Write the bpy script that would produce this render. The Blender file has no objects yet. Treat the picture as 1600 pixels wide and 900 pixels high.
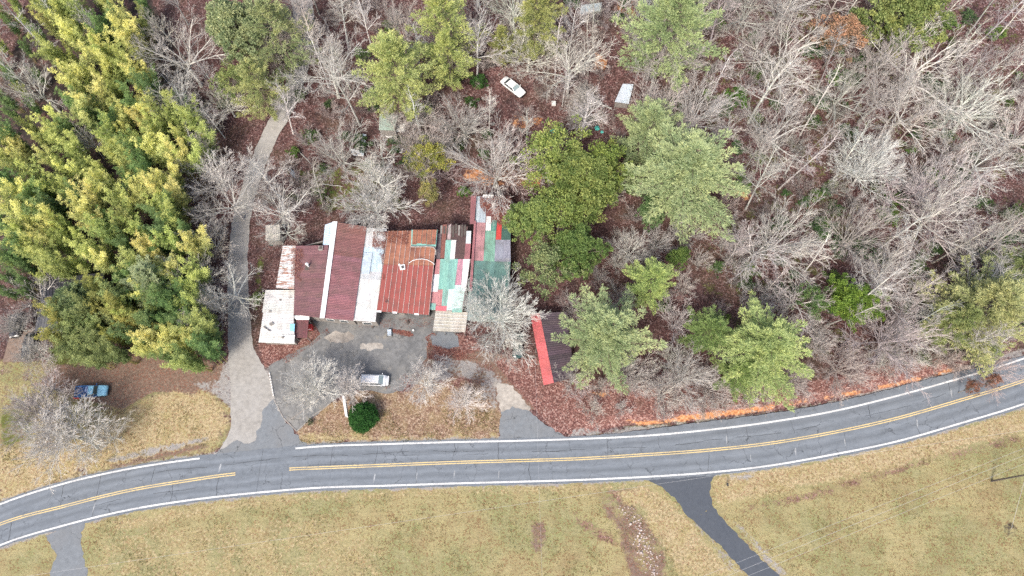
import bpy, math, random
import numpy as np
from mathutils import Vector, Matrix
from mathutils.geometry import delaunay_2d_cdt

random.seed(7); RNG = np.random.default_rng(7)
scene = bpy.context.scene
C = scene.collection
R = math.radians

# ------------------------------------------------------------------ camera
TILT = R(21.0); CAMH = 117.5; FPX = 1067.0
cam_d = bpy.data.cameras.new('camera'); cam_d.sensor_width = 36; cam_d.lens = 36 * FPX / 1600
cam_d.clip_start = 1; cam_d.clip_end = 5000
cam = bpy.data.objects.new('camera', cam_d); C.objects.link(cam)
cam.location = (0, 0, CAMH); cam.rotation_euler = (TILT, 0, 0)
scene.camera = cam

# ------------------------------------------------------------------ sky and sun (bright overcast)
SUN_EL, SUN_AZ = R(48), R(205)      # azimuth clockwise from north
world = bpy.data.worlds.new('World'); scene.world = world; world.use_nodes = True
wn = world.node_tree; wn.nodes.clear()
sky = wn.nodes.new('ShaderNodeTexSky'); sky.sky_type = 'NISHITA'; sky.sun_disc = False
sky.sun_elevation = SUN_EL; sky.sun_rotation = SUN_AZ
sky.air_density = 1.0; sky.dust_density = 4.0; sky.ozone_density = 0.6
bg = wn.nodes.new('ShaderNodeBackground'); bg.inputs[1].default_value = 0.125
wo = wn.nodes.new('ShaderNodeOutputWorld')
wn.links.new(sky.outputs[0], bg.inputs[0]); wn.links.new(bg.outputs[0], wo.inputs[0])
sun_d = bpy.data.lights.new('sun', 'SUN'); sun_d.energy = 1.7; sun_d.angle = R(12); sun_d.color = (1, 0.95, 0.87)
sun = bpy.data.objects.new('sun', sun_d); C.objects.link(sun)
dsun = Vector((math.sin(SUN_AZ) * math.cos(SUN_EL), math.cos(SUN_AZ) * math.cos(SUN_EL), math.sin(SUN_EL)))
sun.rotation_euler = (-dsun).to_track_quat('-Z', 'Y').to_euler(); sun.location = (0, -60, 90)

scene.view_settings.view_transform = 'Standard'; scene.view_settings.look = 'None'
scene.view_settings.exposure = 0.90; scene.view_settings.gamma = 1
scene.cycles.max_bounces = 5; scene.cycles.diffuse_bounces = 3; scene.cycles.transparent_max_bounces = 4
scene.cycles.use_denoising = False; scene.cycles.sample_clamp_indirect = 4

# ------------------------------------------------------------------ terrain and map coordinates
cT, sT = math.cos(TILT), math.sin(TILT)
def on_plane(px, py, z=0.0):
    """where the survey ray of a photo point meets the level z"""
    u = (px - 800) / FPX; v = (py - 450) / FPX
    dx, dy, dz = u, sT - v * cT, -(cT + v * sT)
    t = (CAMH - z) / -dz
    return dx * t, dy * t
def project(x, y, z):
    dy = y; dz = z - CAMH
    yc = dy * cT + dz * sT; zc = -dy * sT + dz * cT
    return 800 + FPX * x / -zc, 450 - FPX * yc / -zc

def sstep(a, b, x):
    t = np.clip((x - a) / (b - a), 0, 1); return t * t * (3 - 2 * t)
BANK = [on_plane(*p) for p in [(880, 672), (980, 657), (1030, 661), (1060, 655), (1100, 650), (1150, 645), (1200, 637), (1250, 628),
        (1300, 620), (1350, 610), (1400, 600), (1440, 590), (1500, 572), (1560, 550), (1700, 505)]]
BX = np.array([p[0] for p in BANK]); BY = np.array([p[1] for p in BANK])
def terrain(x, y):
    x = np.asarray(x, float); y = np.asarray(y, float)
    t = np.maximum(y - 66, 0)
    hill = 0.25 * t * t / (t + 10)
    hill = hill + 0.35 * np.sin(x * .11 + 1) * np.sin(y * .13) * sstep(66, 80, y)
    d = y - np.interp(x, BX, BY) - .12 * np.sin(x * 1.7) - .1 * np.sin(x * 4.1 + 2)
    bank = 0.85 * sstep(0, 0.9, d) * sstep(BX[0], BX[0] + 10, x)
    ditch = -0.25 * np.exp(-((d + 1.0) / .7) ** 2) * sstep(BX[0], BX[0] + 10, x)
    return hill + bank + ditch
def gp(px, py, h=0.0):
    """world point h above the ground seen at a photo point"""
    z = h
    for _ in range(14):
        x, y = on_plane(px, py, z)
        z = float(terrain(x, y)) + h
    return Vector((x, y, z))

# ------------------------------------------------------------------ node helpers / materials
MATS = {}
class NT:
    def __init__(s, name):
        s.m = bpy.data.materials.new(name); s.m.use_nodes = True
        s.t = s.m.node_tree; s.t.nodes.clear()
        s.out = s.n('ShaderNodeOutputMaterial')
        MATS[name] = s.m
    def n(s, typ, **kw):
        nd = s.t.nodes.new(typ)
        for k, v in kw.items(): setattr(nd, k, v)
        return nd
    def l(s, a, b): s.t.links.new(a, b)
    def set(s, sock, v):
        if hasattr(v, 'links') or isinstance(v, bpy.types.NodeSocket): s.l(v, sock)
        else: sock.default_value = (tuple(v) + (1,)) if isinstance(v, tuple) and len(v) == 3 and sock.type == 'RGBA' else v
    def coord(s, kind='Object'):
        if kind == 'World':
            g = s.n('ShaderNodeNewGeometry'); return g.outputs['Position']
        t = s.n('ShaderNodeTexCoord'); return t.outputs[kind]
    def scale(s, vec, sc):
        m = s.n('ShaderNodeMapping'); s.l(vec, m.inputs[0]); m.inputs['Scale'].default_value = sc; return m.outputs[0]
    def noise(s, vec, sc, det=3, rough=.55, out=0, dist=0):
        n = s.n('ShaderNodeTexNoise'); s.l(vec, n.inputs['Vector']); n.inputs['Scale'].default_value = sc
        n.inputs['Detail'].default_value = det; n.inputs['Roughness'].default_value = rough; n.inputs['Distortion'].default_value = dist
        return n.outputs[out]
    def voro(s, vec, sc, feature='F1', out='Color'):
        n = s.n('ShaderNodeTexVoronoi', feature=feature); s.l(vec, n.inputs['Vector']); n.inputs['Scale'].default_value = sc
        return n.outputs[out]
    def ramp(s, fac, stops, interp='LINEAR'):
        r = s.n('ShaderNodeValToRGB'); s.l(fac, r.inputs[0]); cr = r.color_ramp; cr.interpolation = interp
        while len(cr.elements) < len(stops): cr.elements.new(.5)
        for e, (p, c) in zip(cr.elements, stops):
            e.position = p; e.color = (c, c, c, 1) if isinstance(c, (int, float)) else tuple(c) + (1,)
        return r.outputs[0]
    def mix(s, fac, a, b, mode='MIX'):
        m = s.n('ShaderNodeMix', data_type='RGBA', blend_type=mode)
        s.set(m.inputs[0], fac); s.set(m.inputs[6], a); s.set(m.inputs[7], b); return m.outputs[2]
    def math(s, op, a, b=0.0, c=0.0, clamp=False):
        m = s.n('ShaderNodeMath', operation=op, use_clamp=clamp)
        s.set(m.inputs[0], a); s.set(m.inputs[1], b); s.set(m.inputs[2], c); return m.outputs[0]
    def attr(s, name):
        a = s.n('ShaderNodeAttribute'); a.attribute_name = name; return a.outputs['Fac']
    def thresh(s, w, noise, amp=.8, soft=.12):
        v = s.math('ADD', w, s.math('MULTIPLY', s.math('SUBTRACT', noise, .5), amp * 2.0))
        return s.ramp(v, [(.5 - soft, 0.0), (.5 + soft, 1.0)])
    def bsdf(s, color, rough=.8, spec=.3, metal=0, bump=None, bstr=.3, bdist=.05, trans=None, coat=0):
        b = s.n('ShaderNodeBsdfPrincipled')
        s.set(b.inputs['Base Color'], color); s.set(b.inputs['Roughness'], rough)
        b.inputs['Specular IOR Level'].default_value = spec; b.inputs['Metallic'].default_value = metal
        b.inputs['Coat Weight'].default_value = coat
        if bump is not None:
            bp = s.n('ShaderNodeBump'); bp.inputs['Strength'].default_value = bstr; bp.inputs['Distance'].default_value = bdist
            s.l(bump, bp.inputs['Height']); s.l(bp.outputs[0], b.inputs['Normal'])
        o = b.outputs[0]
        if trans:
            t = s.n('ShaderNodeBsdfTranslucent'); s.set(t.inputs[0], color)
            mx = s.n('ShaderNodeMixShader'); mx.inputs[0].default_value = trans
            s.l(o, mx.inputs[1]); s.l(t.outputs[0], mx.inputs[2]); o = mx.outputs[0]
        s.l(o, s.out.inputs[0]); return s.m
    def objcolor(s): return s.n('ShaderNodeObjectInfo').outputs['Color']
    def objrand(s): return s.n('ShaderNodeObjectInfo').outputs['Random']

def mat_leaf(name, trans=.25):
    t = NT(name); col = t.objcolor(); tone = t.attr('tone')
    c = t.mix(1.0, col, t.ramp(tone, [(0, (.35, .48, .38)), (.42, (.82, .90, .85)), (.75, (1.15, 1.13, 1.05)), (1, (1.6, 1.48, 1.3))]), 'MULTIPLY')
    t.bsdf(c, .6, .3, trans=trans)
def mat_bark(name):
    t = NT(name); P = t.coord('Object')
    n = t.noise(P, 1.3, 3); n2 = t.noise(P, 9, 2)
    f = t.ramp(n, [(.3, (.62, .62, .58)), (.5, (1, 1, .98)), (.72, (1.3, 1.33, 1.28))])
    c = t.mix(1.0, t.objcolor(), f, 'MULTIPLY')
    c = t.mix(t.ramp(n2, [(.55, 0.0), (.75, .35)]), c, (.16, .14, .11))
    c = t.mix(t.ramp(t.attr('tone'), [(.40, 0.0), (.9, .5)]), c, (.42, .365, .345))
    t.bsdf(c, .9, .2)
def mat_simple(name, col, rough=.6, spec=.4, metal=0, var=.12, sc=3, coat=0):
    t = NT(name); P = t.coord('Object'); n = t.noise(P, sc, 4)
    lo = tuple(c * (1 - var) for c in col); hi = tuple(min(1, c * (1 + var)) for c in col)
    t.bsdf(t.ramp(n, [(.3, lo), (.7, hi)]), rough, spec, metal, coat=coat)
def mat_roof(name, dirt=(.10, .075, .06), amount=.5, rough=.5, along='y', metal=0.0):
    """painted sheet metal: colour from the object, streaks along the fall, spots of dirt and fading"""
    t = NT(name); P = t.coord('World')
    st = t.scale(P, (2.2, .28, 1) if along == 'y' else (.28, 2.2, 1))
    s1 = t.noise(st, 1.6, 4, .6); n2 = t.noise(P, .5, 5, .62); n3 = t.noise(P, 5, 3)
    c = t.mix(1.0, t.objcolor(), t.ramp(s1, [(.25, (.74, .74, .74)), (.5, (1, 1, 1)), (.78, (1.22, 1.2, 1.2))]), 'MULTIPLY')
    c = t.mix(t.math('MULTIPLY', t.ramp(n2, [(.48, 0.0), (.72, 1.0)]), amount), c, dirt)
    c = t.mix(t.math('MULTIPLY', t.ramp(n3, [(.62, 0.0), (.75, 1.0)]), amount * .6), c, dirt)
    t.bsdf(c, rough, .4, metal, bump=n3, bstr=.1, bdist=.02)

def mat_rusty(name):
    t = NT(name); P = t.coord('World')
    st = t.scale(P, (.5, 2.4, 1)); s1 = t.noise(st, 1.2, 5, .65)
    c = t.mix(t.ramp(s1, [(.46, 0.0), (.60, 1.0)]), t.objcolor(), (.33, .17, .12))
    c = t.mix(t.ramp(t.noise(P, 1.4, 4), [(.58, 0.0), (.72, .7)]), c, (.12, .08, .07))
    t.bsdf(c, .6, .4)

def mat_ground():
    t = NT('ground'); P = t.coord('World')
    nb = t.noise(P, .09, 4, .6); nm = t.noise(P, .45, 5, .62); nf = t.noise(P, 2.2, 4, .65); nff = t.noise(P, 8, 3, .7)
    cell = t.voro(P, 5.5); cv = t.n('ShaderNodeSeparateColor'); t.l(cell, cv.inputs[0]); c1, c2 = cv.outputs[0], cv.outputs[1]
    cellb = t.voro(P, 2.4); cvb = t.n('ShaderNodeSeparateColor'); t.l(cellb, cvb.inputs[0])
    # forest litter: brown to purplish red leaves, pale ones among them
    lit = t.ramp(c1, [(0, (.04, .022, .022)), (.35, (.105, .050, .047)), (.7, (.175, .092, .085)), (.9, (.26, .16, .15)), (1, (.40, .30, .285))])
    lit = t.mix(t.math('MULTIPLY', t.ramp(nm, [(.4, 0.0), (.7, 1.0)]), .55), lit, (.05, .035, .028))
    lit = t.mix(t.math('MULTIPLY', t.ramp(nb, [(.5, 0.0), (.68, 1.0)]), .35), lit, (.09, .085, .045))
    lit = t.mix(t.math('MULTIPLY', t.ramp(t.noise(P, .28, 6, .7, dist=.5), [(.5, 0.0), (.62, 1.0)]), .55), lit, (.045, .03, .032))
    lit = t.mix(t.math('MULTIPLY', t.ramp(t.noise(P, .75, 5, .7), [(.56, 0.0), (.68, 1.0)]), .45), lit, (.25, .16, .145))
    # red leaf bank
    red = t.ramp(c1, [(0, (.09, .04, .036)), (.4, (.18, .085, .074)), (.75, (.29, .15, .125)), (1, (.47, .33, .29))])
    red = t.mix(t.math('MULTIPLY', t.ramp(nm, [(.45, 0.0), (.7, 1.0)]), .5), red, (.12, .07, .055))
    # soil with leaves
    soil = t.ramp(nf, [(.3, (.13, .09, .066)), (.55, (.22, .155, .12)), (.8, (.34, .26, .20))])
    soil = t.mix(t.ramp(c2, [(.72, 0.0), (.8, .7)]), soil, (.22, .10, .07))
    # field grass
    g = t.ramp(nf, [(.25, (.215, .20, .098)), (.5, (.295, .27, .14)), (.75, (.375, .345, .20))])
    g = t.mix(t.math('MULTIPLY', t.ramp(nm, [(.38, 0.0), (.62, 1.0)]), .6), g, (.225, .245, .095))
    g = t.mix(t.math('MULTIPLY', t.ramp(nb, [(.44, 0.0), (.56, 1.0)]), .55), g, (.42, .34, .18))
    g = t.mix(t.math('MULTIPLY', t.ramp(t.noise(P, .16, 5, .7), [(.50, 0.0), (.66, 1.0)]), .5), g, (.24, .165, .09))
    g = t.mix(t.math('MULTIPLY', t.ramp(t.noise(t.scale(P, (.10, 1.5, 1)), 1.0, 3, .6), [(.45, 0.0), (.62, 1.0)]), .28), g, (.21, .19, .09))
    g = t.mix(t.ramp(t.math('MULTIPLY', c1, nm), [(.36, 0.0), (.46, .75)]), g, (.20, .115, .06))
    # tan dry grass
    d = t.ramp(nf, [(.28, (.20, .145, .075)), (.5, (.41, .325, .19)), (.75, (.56, .47, .30))])
    d = t.mix(t.math('MULTIPLY', t.ramp(nm, [(.45, 0.0), (.65, 1.0)]), .4), d, (.27, .24, .08))
    d = t.mix(t.ramp(c2, [(.8, 0.0), (.86, .6)]), d, (.25, .13, .08))
    # orange-brown needles and leaves on thin grass
    o = t.ramp(c1, [(0, (.13, .075, .05)), (.4, (.26, .165, .115)), (.75, (.37, .26, .18)), (1, (.52, .41, .31))])
    o = t.mix(.18, o, (.12, .08, .06))
    o = t.mix(t.math('MULTIPLY', t.ramp(nm, [(.45, 0.0), (.65, 1.0)]), .45), o, (.31, .245, .125))
    clay = t.ramp(nf, [(.3, (.23, .09, .045)), (.5, (.48, .215, .095)), (.72, (.64, .42, .25))])
    grav = t.ramp(nff, [(.3, (.17, .165, .16)), (.5, (.34, .33, .32)), (.72, (.50, .49, .47))])
    grav = t.mix(t.math('MULTIPLY', t.ramp(nm, [(.45, 0.0), (.65, 1.0)]), .4), grav, (.25, .20, .165))
    moss = t.ramp(nf, [(.3, (.06, .055, .02)), (.6, (.14, .16, .045)), (.8, (.22, .24, .08))])
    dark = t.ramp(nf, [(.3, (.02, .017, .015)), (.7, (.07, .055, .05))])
    c = lit
    jit = t.math('ADD', t.math('MULTIPLY', nm, .6), t.math('MULTIPLY', nf, .4))
    for nm_, colr, amp in (('w_field', g, .9), ('w_soil', soil, 1.0), ('w_red', red, 1.0), ('w_orange', o, 1.1), ('w_dry', d, 1.2), ('w_moss', moss, 1.3),
                      ('w_leaf', red, 1.6), ('w_clay', clay, 1.2), ('w_gravel', grav, 1.2), ('w_dark', dark, 1.0)):
        c = t.mix(t.thresh(t.attr(nm_), jit, amp, .13), c, colr)
    hgt = t.math('ADD', t.math('MULTIPLY', nf, 1.0), t.math('MULTIPLY', c1, .35))
    t.bsdf(c, .95, .15, bump=hgt, bstr=.7, bdist=.12)

def mat_asphalt(name, base, agg=.25, patch=None, pa=.4, wheel=False, cracks=True, stains=False):
    t = NT(name); P = t.coord('World')
    nb = t.noise(P, .22, 5, .65); nm = t.noise(P, 1.3, 5, .7); nf = t.noise(P, 14, 2, .7)
    lo = tuple(c * (1 - agg) for c in base); hi = tuple(c * (1 + agg) for c in base)
    c = t.ramp(nm, [(.3, lo), (.7, hi)])
    c = t.mix(t.ramp(nf, [(.4, 0.0), (.75, .35)]), c, tuple(x * 2.0 for x in base))
    c = t.mix(t.math('MULTIPLY', t.ramp(nb, [(.42, 0.0), (.66, 1.0)]), pa), c, patch or hi)
    if stains:
        c = t.mix(t.math('MULTIPLY', t.ramp(t.noise(P, .16, 6, .72, dist=.6), [(.46, 0.0), (.60, 1.0)]), .5), c, (.09, .093, .096))
        c = t.mix(t.ramp(t.noise(P, .55, 6, .75), [(.56, 0.0), (.66, .6)]), c, (.30, .27, .22))
    if wheel:
        uv = t.coord('UV'); sp = t.n('ShaderNodeSeparateXYZ'); t.l(uv, sp.inputs[0])
        w = t.ramp(sp.outputs[1], [(.0, 0.0), (.08, .0), (.16, .9), (.24, .2), (.34, .9), (.42, .0), (.5, .0), (.58, 0.0), (.66, .9), (.76, .2), (.84, .9), (.93, 0.0)])
        w = t.math('MULTIPLY', w, t.math('MULTIPLY', nb, .8))
        c = t.mix(w, c, tuple(x * 1.75 for x in base))
        o_ = t.ramp(sp.outputs[1], [(.17, 0.0), (.25, .8), (.33, 0.0), (.67, 0.0), (.75, .8), (.83, 0.0)])
        c = t.mix(t.math('MULTIPLY', o_, t.math('MULTIPLY', nm, .7)), c, tuple(x * .62 for x in base))
        sm = t.scale(uv, (.07, 5, 1)); st = t.noise(sm, 3, 3)
        c = t.mix(t.ramp(st, [(.5, 0.0), (.75, .35)]), c, tuple(x * .6 for x in base))
    if cracks:
        wv = t.n('ShaderNodeVectorMath', operation='ADD'); t.l(P, wv.inputs[0])
        no = t.noise(P, .9, 3, .6, out=1); sc_ = t.n('ShaderNodeVectorMath', operation='SCALE'); t.l(no, sc_.inputs[0]); sc_.inputs[3].default_value = 1.6
        t.l(sc_.outputs[0], wv.inputs[1])
        e = t.voro(wv.outputs[0], .28, 'DISTANCE_TO_EDGE', 'Distance')
        m = t.math('MULTIPLY', t.ramp(e, [(.006, 1.0), (.016, 0.0)]), t.ramp(nb, [(.45, 0.0), (.6, .8)]))
        c = t.mix(m, c, tuple(x * .35 for x in base))
    t.bsdf(c, .85, .3, bump=nf, bstr=.25, bdist=.02)

mat_ground()
mat_leaf('needle_foliage', .22); mat_leaf('broad_foliage', .25); mat_leaf('bamboo_foliage', .3)
mat_bark('bark')
mat_asphalt('road_asphalt', (.150, .168, .190), .2, (.195, .212, .232), .5, wheel=True)
mat_asphalt('lot_asphalt', (.16, .162, .162), .4, (.30, .29, .27), .6, stains=True)
mat_asphalt('lane_gravel', (.30, .285, .262), .3, (.41, .40, .385), .5, cracks=False)
mat_asphalt('new_asphalt', (.075, .085, .102), .15, (.10, .11, .125), .35, cracks=False)
mat_asphalt('old_concrete', (.38, .35, .31), .3, (.16, .13, .11), .7)
mat_asphalt('worn_asphalt', (.175, .19, .205), .2, (.20, .20, .20), .5, cracks=True)
mat_simple('white_paint', (.80, .80, .80), .6, var=.10, sc=1.5)
for nm_, cc in (('line_white', (.74, .74, .73)), ('line_yellow', (.70, .54, .26))):
    t_ = NT(nm_); P_ = t_.coord('World'); c_ = t_.mix(t_.ramp(t_.noise(P_, 3.5, 5, .75), [(.52, 0.0), (.66, .75)]), cc, (.17, .18, .19)); t_.bsdf(t_.mix(t_.ramp(t_.noise(P_, .35, 3), [(.45, 0.0), (.7, .35)]), c_, (.2, .2, .2)), .8, .2)
mat_simple('yellow_paint', (.74, .57, .27), .6, var=.14, sc=1.5)
mat_simple('crack_filler', (.055, .06, .066), .7)
mat_simple('pale_patch', (.32, .335, .35), .7, var=.3)
mat_simple('kerb_concrete', (.31, .285, .26), .9, var=.35)
mat_simple('white_block', (.72, .70, .67), .9, var=.2)
mat_simple('dark_wood', (.10, .085, .075), .9, var=.4)
mat_simple('grey_wood', (.26, .24, .22), .9, var=.35)
mat_simple('wall_block', (.24, .22, .20), .9, var=.35, sc=1.2)
mat_simple('wall_dark', (.10, .095, .09), .9, var=.4, sc=2)
mat_simple('glass', (.05, .07, .08), .08, .6, var=.1)
mat_simple('windshield_glass', (.28, .36, .38), .12, .6, var=.1)
mat_simple('car_white', (.84, .84, .84), .3, .5, var=.03, coat=.5)
mat_simple('car_silver', (.76, .78, .80), .3, .5, var=.04, coat=.5)
mat_simple('car_black', (.02, .02, .024), .18, .6, var=.1, coat=.8)
mat_simple('car_green', (.02, .065, .062), .25, .5, var=.1, coat=.5)
mat_simple('car_blue', (.07, .20, .46), .4, .5, var=.2)
mat_simple('car_lightblue', (.30, .62, .86), .4, .5, var=.25, sc=2)
mat_simple('tarp_blue', (.07, .12, .26), .6, var=.5, sc=2)
mat_simple('tarp_pale', (.35, .45, .72), .6, var=.35, sc=3)
mat_simple('tarp_teal', (.10, .55, .48), .6, var=.4, sc=3)
mat_simple('tyre', (.02, .02, .02), .9)
mat_simple('rim', (.4, .4, .42), .35, metal=.8)
mat_simple('lamp_lens', (.75, .75, .72), .15)
mat_simple('red_lens', (.45, .03, .03), .3)
mat_simple('red_plastic', (.55, .05, .05), .5)
mat_simple('cable', (.50, .50, .50), .6)
mat_simple('galvanised', (.55, .62, .68), .45, metal=.2, var=.2)
mat_simple('white_sheet', (.80, .80, .78), .6, var=.12)
mat_simple('brown_slab', (.22, .16, .125), .9, var=.3)
mat_simple('teal_sheet', (.22, .46, .40), .6, var=.2, sc=2)
mat_simple('yellow_plastic', (.55, .55, .12), .6)
mat_simple('stone_pale', (.50, .42, .385), .9, var=.4, sc=4)
mat_roof('roof_y', along='y'); mat_roof('roof_x', along='x'); mat_roof('roof_clean', dirt=(.17, .12, .095), amount=.30, along='y')
mat_roof('roof_leafy', dirt=(.16, .07, .055), amount=.9, along='x'); mat_rusty('roof_rust')
mat_roof('roof_faded', dirt=(.26, .10, .09), amount=.5, along='x')
mat_roof('roof_dark', dirt=(.03, .03, .03), amount=.4, along='x')
tt = NT('fallen_leaf'); tt.bsdf(tt.ramp(tt.attr('tone'), [(0, (.08, .03, .026)), (.5, (.20, .07, .055)), (.85, (.30, .13, .10)), (1, (.45, .28, .22))]), .9, .1)

# ------------------------------------------------------------------ mesh helpers
def mesh_np(name, V, F, mats, tone=None, fmat=None, smooth=False):
    """V (n,3); F list of (m,k) index arrays"""
    me = bpy.data.meshes.new(name); V = np.ascontiguousarray(V, dtype=np.float32)
    if not isinstance(F, list): F = [F]
    F = [np.asarray(f, dtype=np.int32) for f in F if len(f)]
    me.vertices.add(len(V)); me.vertices.foreach_set('co', V.ravel())
    tot = sum(f.size for f in F); npoly = sum(len(f) for f in F)
    me.loops.add(tot); me.polygons.add(npoly)
    me.loops.foreach_set('vertex_index', np.concatenate([f.ravel() for f in F]))
    ls = []; o = 0
    for f in F:
        ls.append(o + np.arange(len(f), dtype=np.int32) * f.shape[1]); o += f.size
    me.polygons.foreach_set('loop_start', np.concatenate(ls).astype(np.int32))
    for m in mats: me.materials.append(MATS[m])
    if fmat is not None: me.polygons.foreach_set('material_index', np.asarray(fmat, dtype=np.int32))
    if tone is not None:
        a = me.attributes.new('tone', 'FLOAT', 'FACE'); a.data.foreach_set('value', np.asarray(tone, dtype=np.float32))
    me.update(calc_edges=True)
    me.polygons.foreach_set('use_smooth', np.full(npoly, bool(smooth)))
    return me
class MB:
    """collects polygons by hand"""
    def __init__(s): s.v = []; s.f = []; s.m = []
    def face(s, pts, m=0):
        i = len(s.v); s.v += [tuple(p) for p in pts]; s.f.append(tuple(range(i, i + len(pts)))); s.m.append(m)
    def hexa(s, b, t, m=0):
        i = len(s.v); n = len(b); s.v += [tuple(p) for p in b] + [tuple(p) for p in t]
        s.f.append(tuple(i + k for k in range(n))[::-1]); s.m.append(m)
        s.f.append(tuple(i + n + k for k in range(n))); s.m.append(m)
        for k in range(n):
            s.f.append((i + k, i + (k + 1) % n, i + n + (k + 1) % n, i + n + k)); s.m.append(m)
    def box(s, c, size, rz=0, m=0):
        cx, cy, cz = c; a, b, h = size[0] / 2, size[1] / 2, size[2] / 2
        ca, sa = math.cos(rz), math.sin(rz)
        q = [(cx + x * ca - y * sa, cy + x * sa + y * ca) for x, y in ((-a, -b), (a, -b), (a, b), (-a, b))]
        s.hexa([(x, y, cz - h) for x, y in q], [(x, y, cz + h) for x, y in q], m)
    def tube(s, p0, p1, r0, r1=None, n=8, m=0):
        r1 = r0 if r1 is None else r1; p0 = Vector(p0); p1 = Vector(p1); d = (p1 - p0).normalized()
        a = d.orthogonal().normalized(); b = d.cross(a)
        f = lambda p, r: [p + a * (math.cos(2 * math.pi * k / n) * r) + b * (math.sin(2 * math.pi * k / n) * r) for k in range(n)]
        s.hexa(f(p0, r0), f(p1, r1), m)
    def mesh(s, name, mats):
        me = bpy.data.meshes.new(name); me.from_pydata(s.v, [], s.f)
        for m in mats: me.materials.append(MATS[m])
        me.polygons.foreach_set('material_index', s.m); me.update(); return me

def link(name, me, parent=None, loc=None, color=None):
    o = bpy.data.objects.new(name, me); C.objects.link(o)
    if parent is not None: o.parent = parent
    if loc is not None: o.location = loc
    if color: o.color = tuple(color) + (1,)
    return o
def local(o, mb_or_v, root): pass
def empty(name, loc, label, cat, group=None, rz=0):
    o = bpy.data.objects.new(name, None); C.objects.link(o); o.location = loc; o.rotation_euler.z = rz
    o.empty_display_size = .3
    o['label'] = label; o['category'] = cat
    if group: o['group'] = group
    return o
def tag(o, label, cat, group=None):
    o['label'] = label; o['category'] = cat
    if group: o['group'] = group
    return o
def part(name, mb, mats, parent, rel=True, color=None):
    """mb in world coordinates -> child of parent (an unrotated empty)"""
    if rel:
        L = parent.location
        if parent.parent: L = L + parent.parent.location
        mb.v = [(x - L[0], y - L[1], z - L[2]) for x, y, z in mb.v]
    return link(name, mb.mesh(name, mats if isinstance(mats, list) else [mats]), parent, color=color)
def struct(o): o['kind'] = 'structure'; return o

def inside(px, py, poly):
    poly = np.asarray(poly, float); px = np.asarray(px, float); py = np.asarray(py, float)
    r = np.zeros(px.shape, bool); n = len(poly)
    for i in range(n):
        x1, y1 = poly[i]; x2, y2 = poly[(i + 1) % n]
        if y1 == y2: continue
        c = ((y1 > py) != (y2 > py)) & (px < (x2 - x1) * (py - y1) / (y2 - y1) + x1)
        r ^= c
    return r
def sdf(px, py, poly):
    poly = np.asarray(poly, float); d = np.full(px.shape, 1e9)
    for i in range(len(poly)):
        a = poly[i]; b = poly[(i + 1) % len(poly)]; ab = b - a; L = (ab ** 2).sum() + 1e-9
        t = np.clip(((px - a[0]) * ab[0] + (py - a[1]) * ab[1]) / L, 0, 1)
        d = np.minimum(d, np.hypot(px - a[0] - t * ab[0], py - a[1] - t * ab[1]))
    return np.where(inside(px, py, poly), d, -d)
def wpoly(pts): return [tuple(gp(*p)[:2]) for p in pts]

# ------------------------------------------------------------------ survey lines (photo points -> world)
NL = [(-260, 925), (-120, 842), (0, 788), (100, 755.6), (200, 733), (300, 717.8), (400, 707), (500, 697.5), (600, 694), (700, 691), (800, 689), (900, 686),
      (1000, 681.4), (1100, 672.5), (1200, 660), (1300, 643), (1400, 619), (1500, 591), (1600, 560), (1760, 500), (1960, 410)]
SL = [(-260, 1005), (-120, 912), (0, 852), (100, 821), (200, 797), (300, 781), (400, 770), (500, 762), (600, 759), (700, 755.7), (800, 753), (900, 750),
      (1000, 745.6), (1100, 739), (1200, 728), (1300, 710.5), (1400, 690), (1500, 661.6), (1600, 631), (1760, 574), (1960, 486)]
CL = [(-260, 965), (-120, 877), (0, 819), (100, 791), (200, 766.7), (300, 749.8), (368, 740.4), (452, 733), (500, 731), (600, 727), (700, 723), (800, 720),
      (900, 717), (1000, 711), (1100, 704), (1200, 693), (1300, 676), (1400, 654), (1500, 625.5), (1600, 594.7), (1760, 536), (1960, 447)]
def smooth_line(pts, n=14):
    W = [Vector(on_plane(*p)) for p in pts]; out = []
    for i in range(len(W) - 1):
        p0 = W[max(i - 1, 0)]; p1 = W[i]; p2 = W[i + 1]; p3 = W[min(i + 2, len(W) - 1)]
        for k in range(n):
            t = k / n
            out.append(.5 * ((2 * p1) + (p2 - p0) * t + (2 * p0 - 5 * p1 + 4 * p2 - p3) * t * t + (-p0 + 3 * p1 - 3 * p2 + p3) * t ** 3))
    out.append(W[-1]); return np.array([tuple(p) for p in out])
nl, sl, cl = smooth_line(NL), smooth_line(SL), smooth_line(CL)
def yat(line, x): return np.interp(x, line[:, 0], line[:, 1])

# ------------------------------------------------------------------ ground sheet
def axis(lo, hi, step, far):
    a = np.arange(lo, hi + 1e-6, step); g = []; s = step; v = hi
    while v < far: s *= 1.35; v += s; g.append(v)
    h = []; s = step; v = lo
    while v > -far: s *= 1.35; v -= s; h.append(v)
    return np.array(h[::-1] + list(a) + g)
xs = axis(-118, 118, .5, 1500); ys = axis(-12, 112, .45, 1500)
GX, GY = np.meshgrid(xs, ys); gx, gy = GX.ravel(), GY.ravel()
gz = terrain(gx, np.minimum(gy, 260))
gz = gz + np.where((gy > 70), .12 * np.sin(gx * .9) * np.sin(gy * .8 + gx * .3), 0)
nx, ny = len(xs), len(ys)
idx = np.arange(nx * ny).reshape(ny, nx)
GF = np.stack([idx[:-1, :-1].ravel(), idx[:-1, 1:].ravel(), idx[1:, 1:].ravel(), idx[1:, :-1].ravel()], 1)
gme = mesh_np('ground', np.stack([gx, gy, gz], 1), GF, ['ground'], smooth=True)
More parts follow.
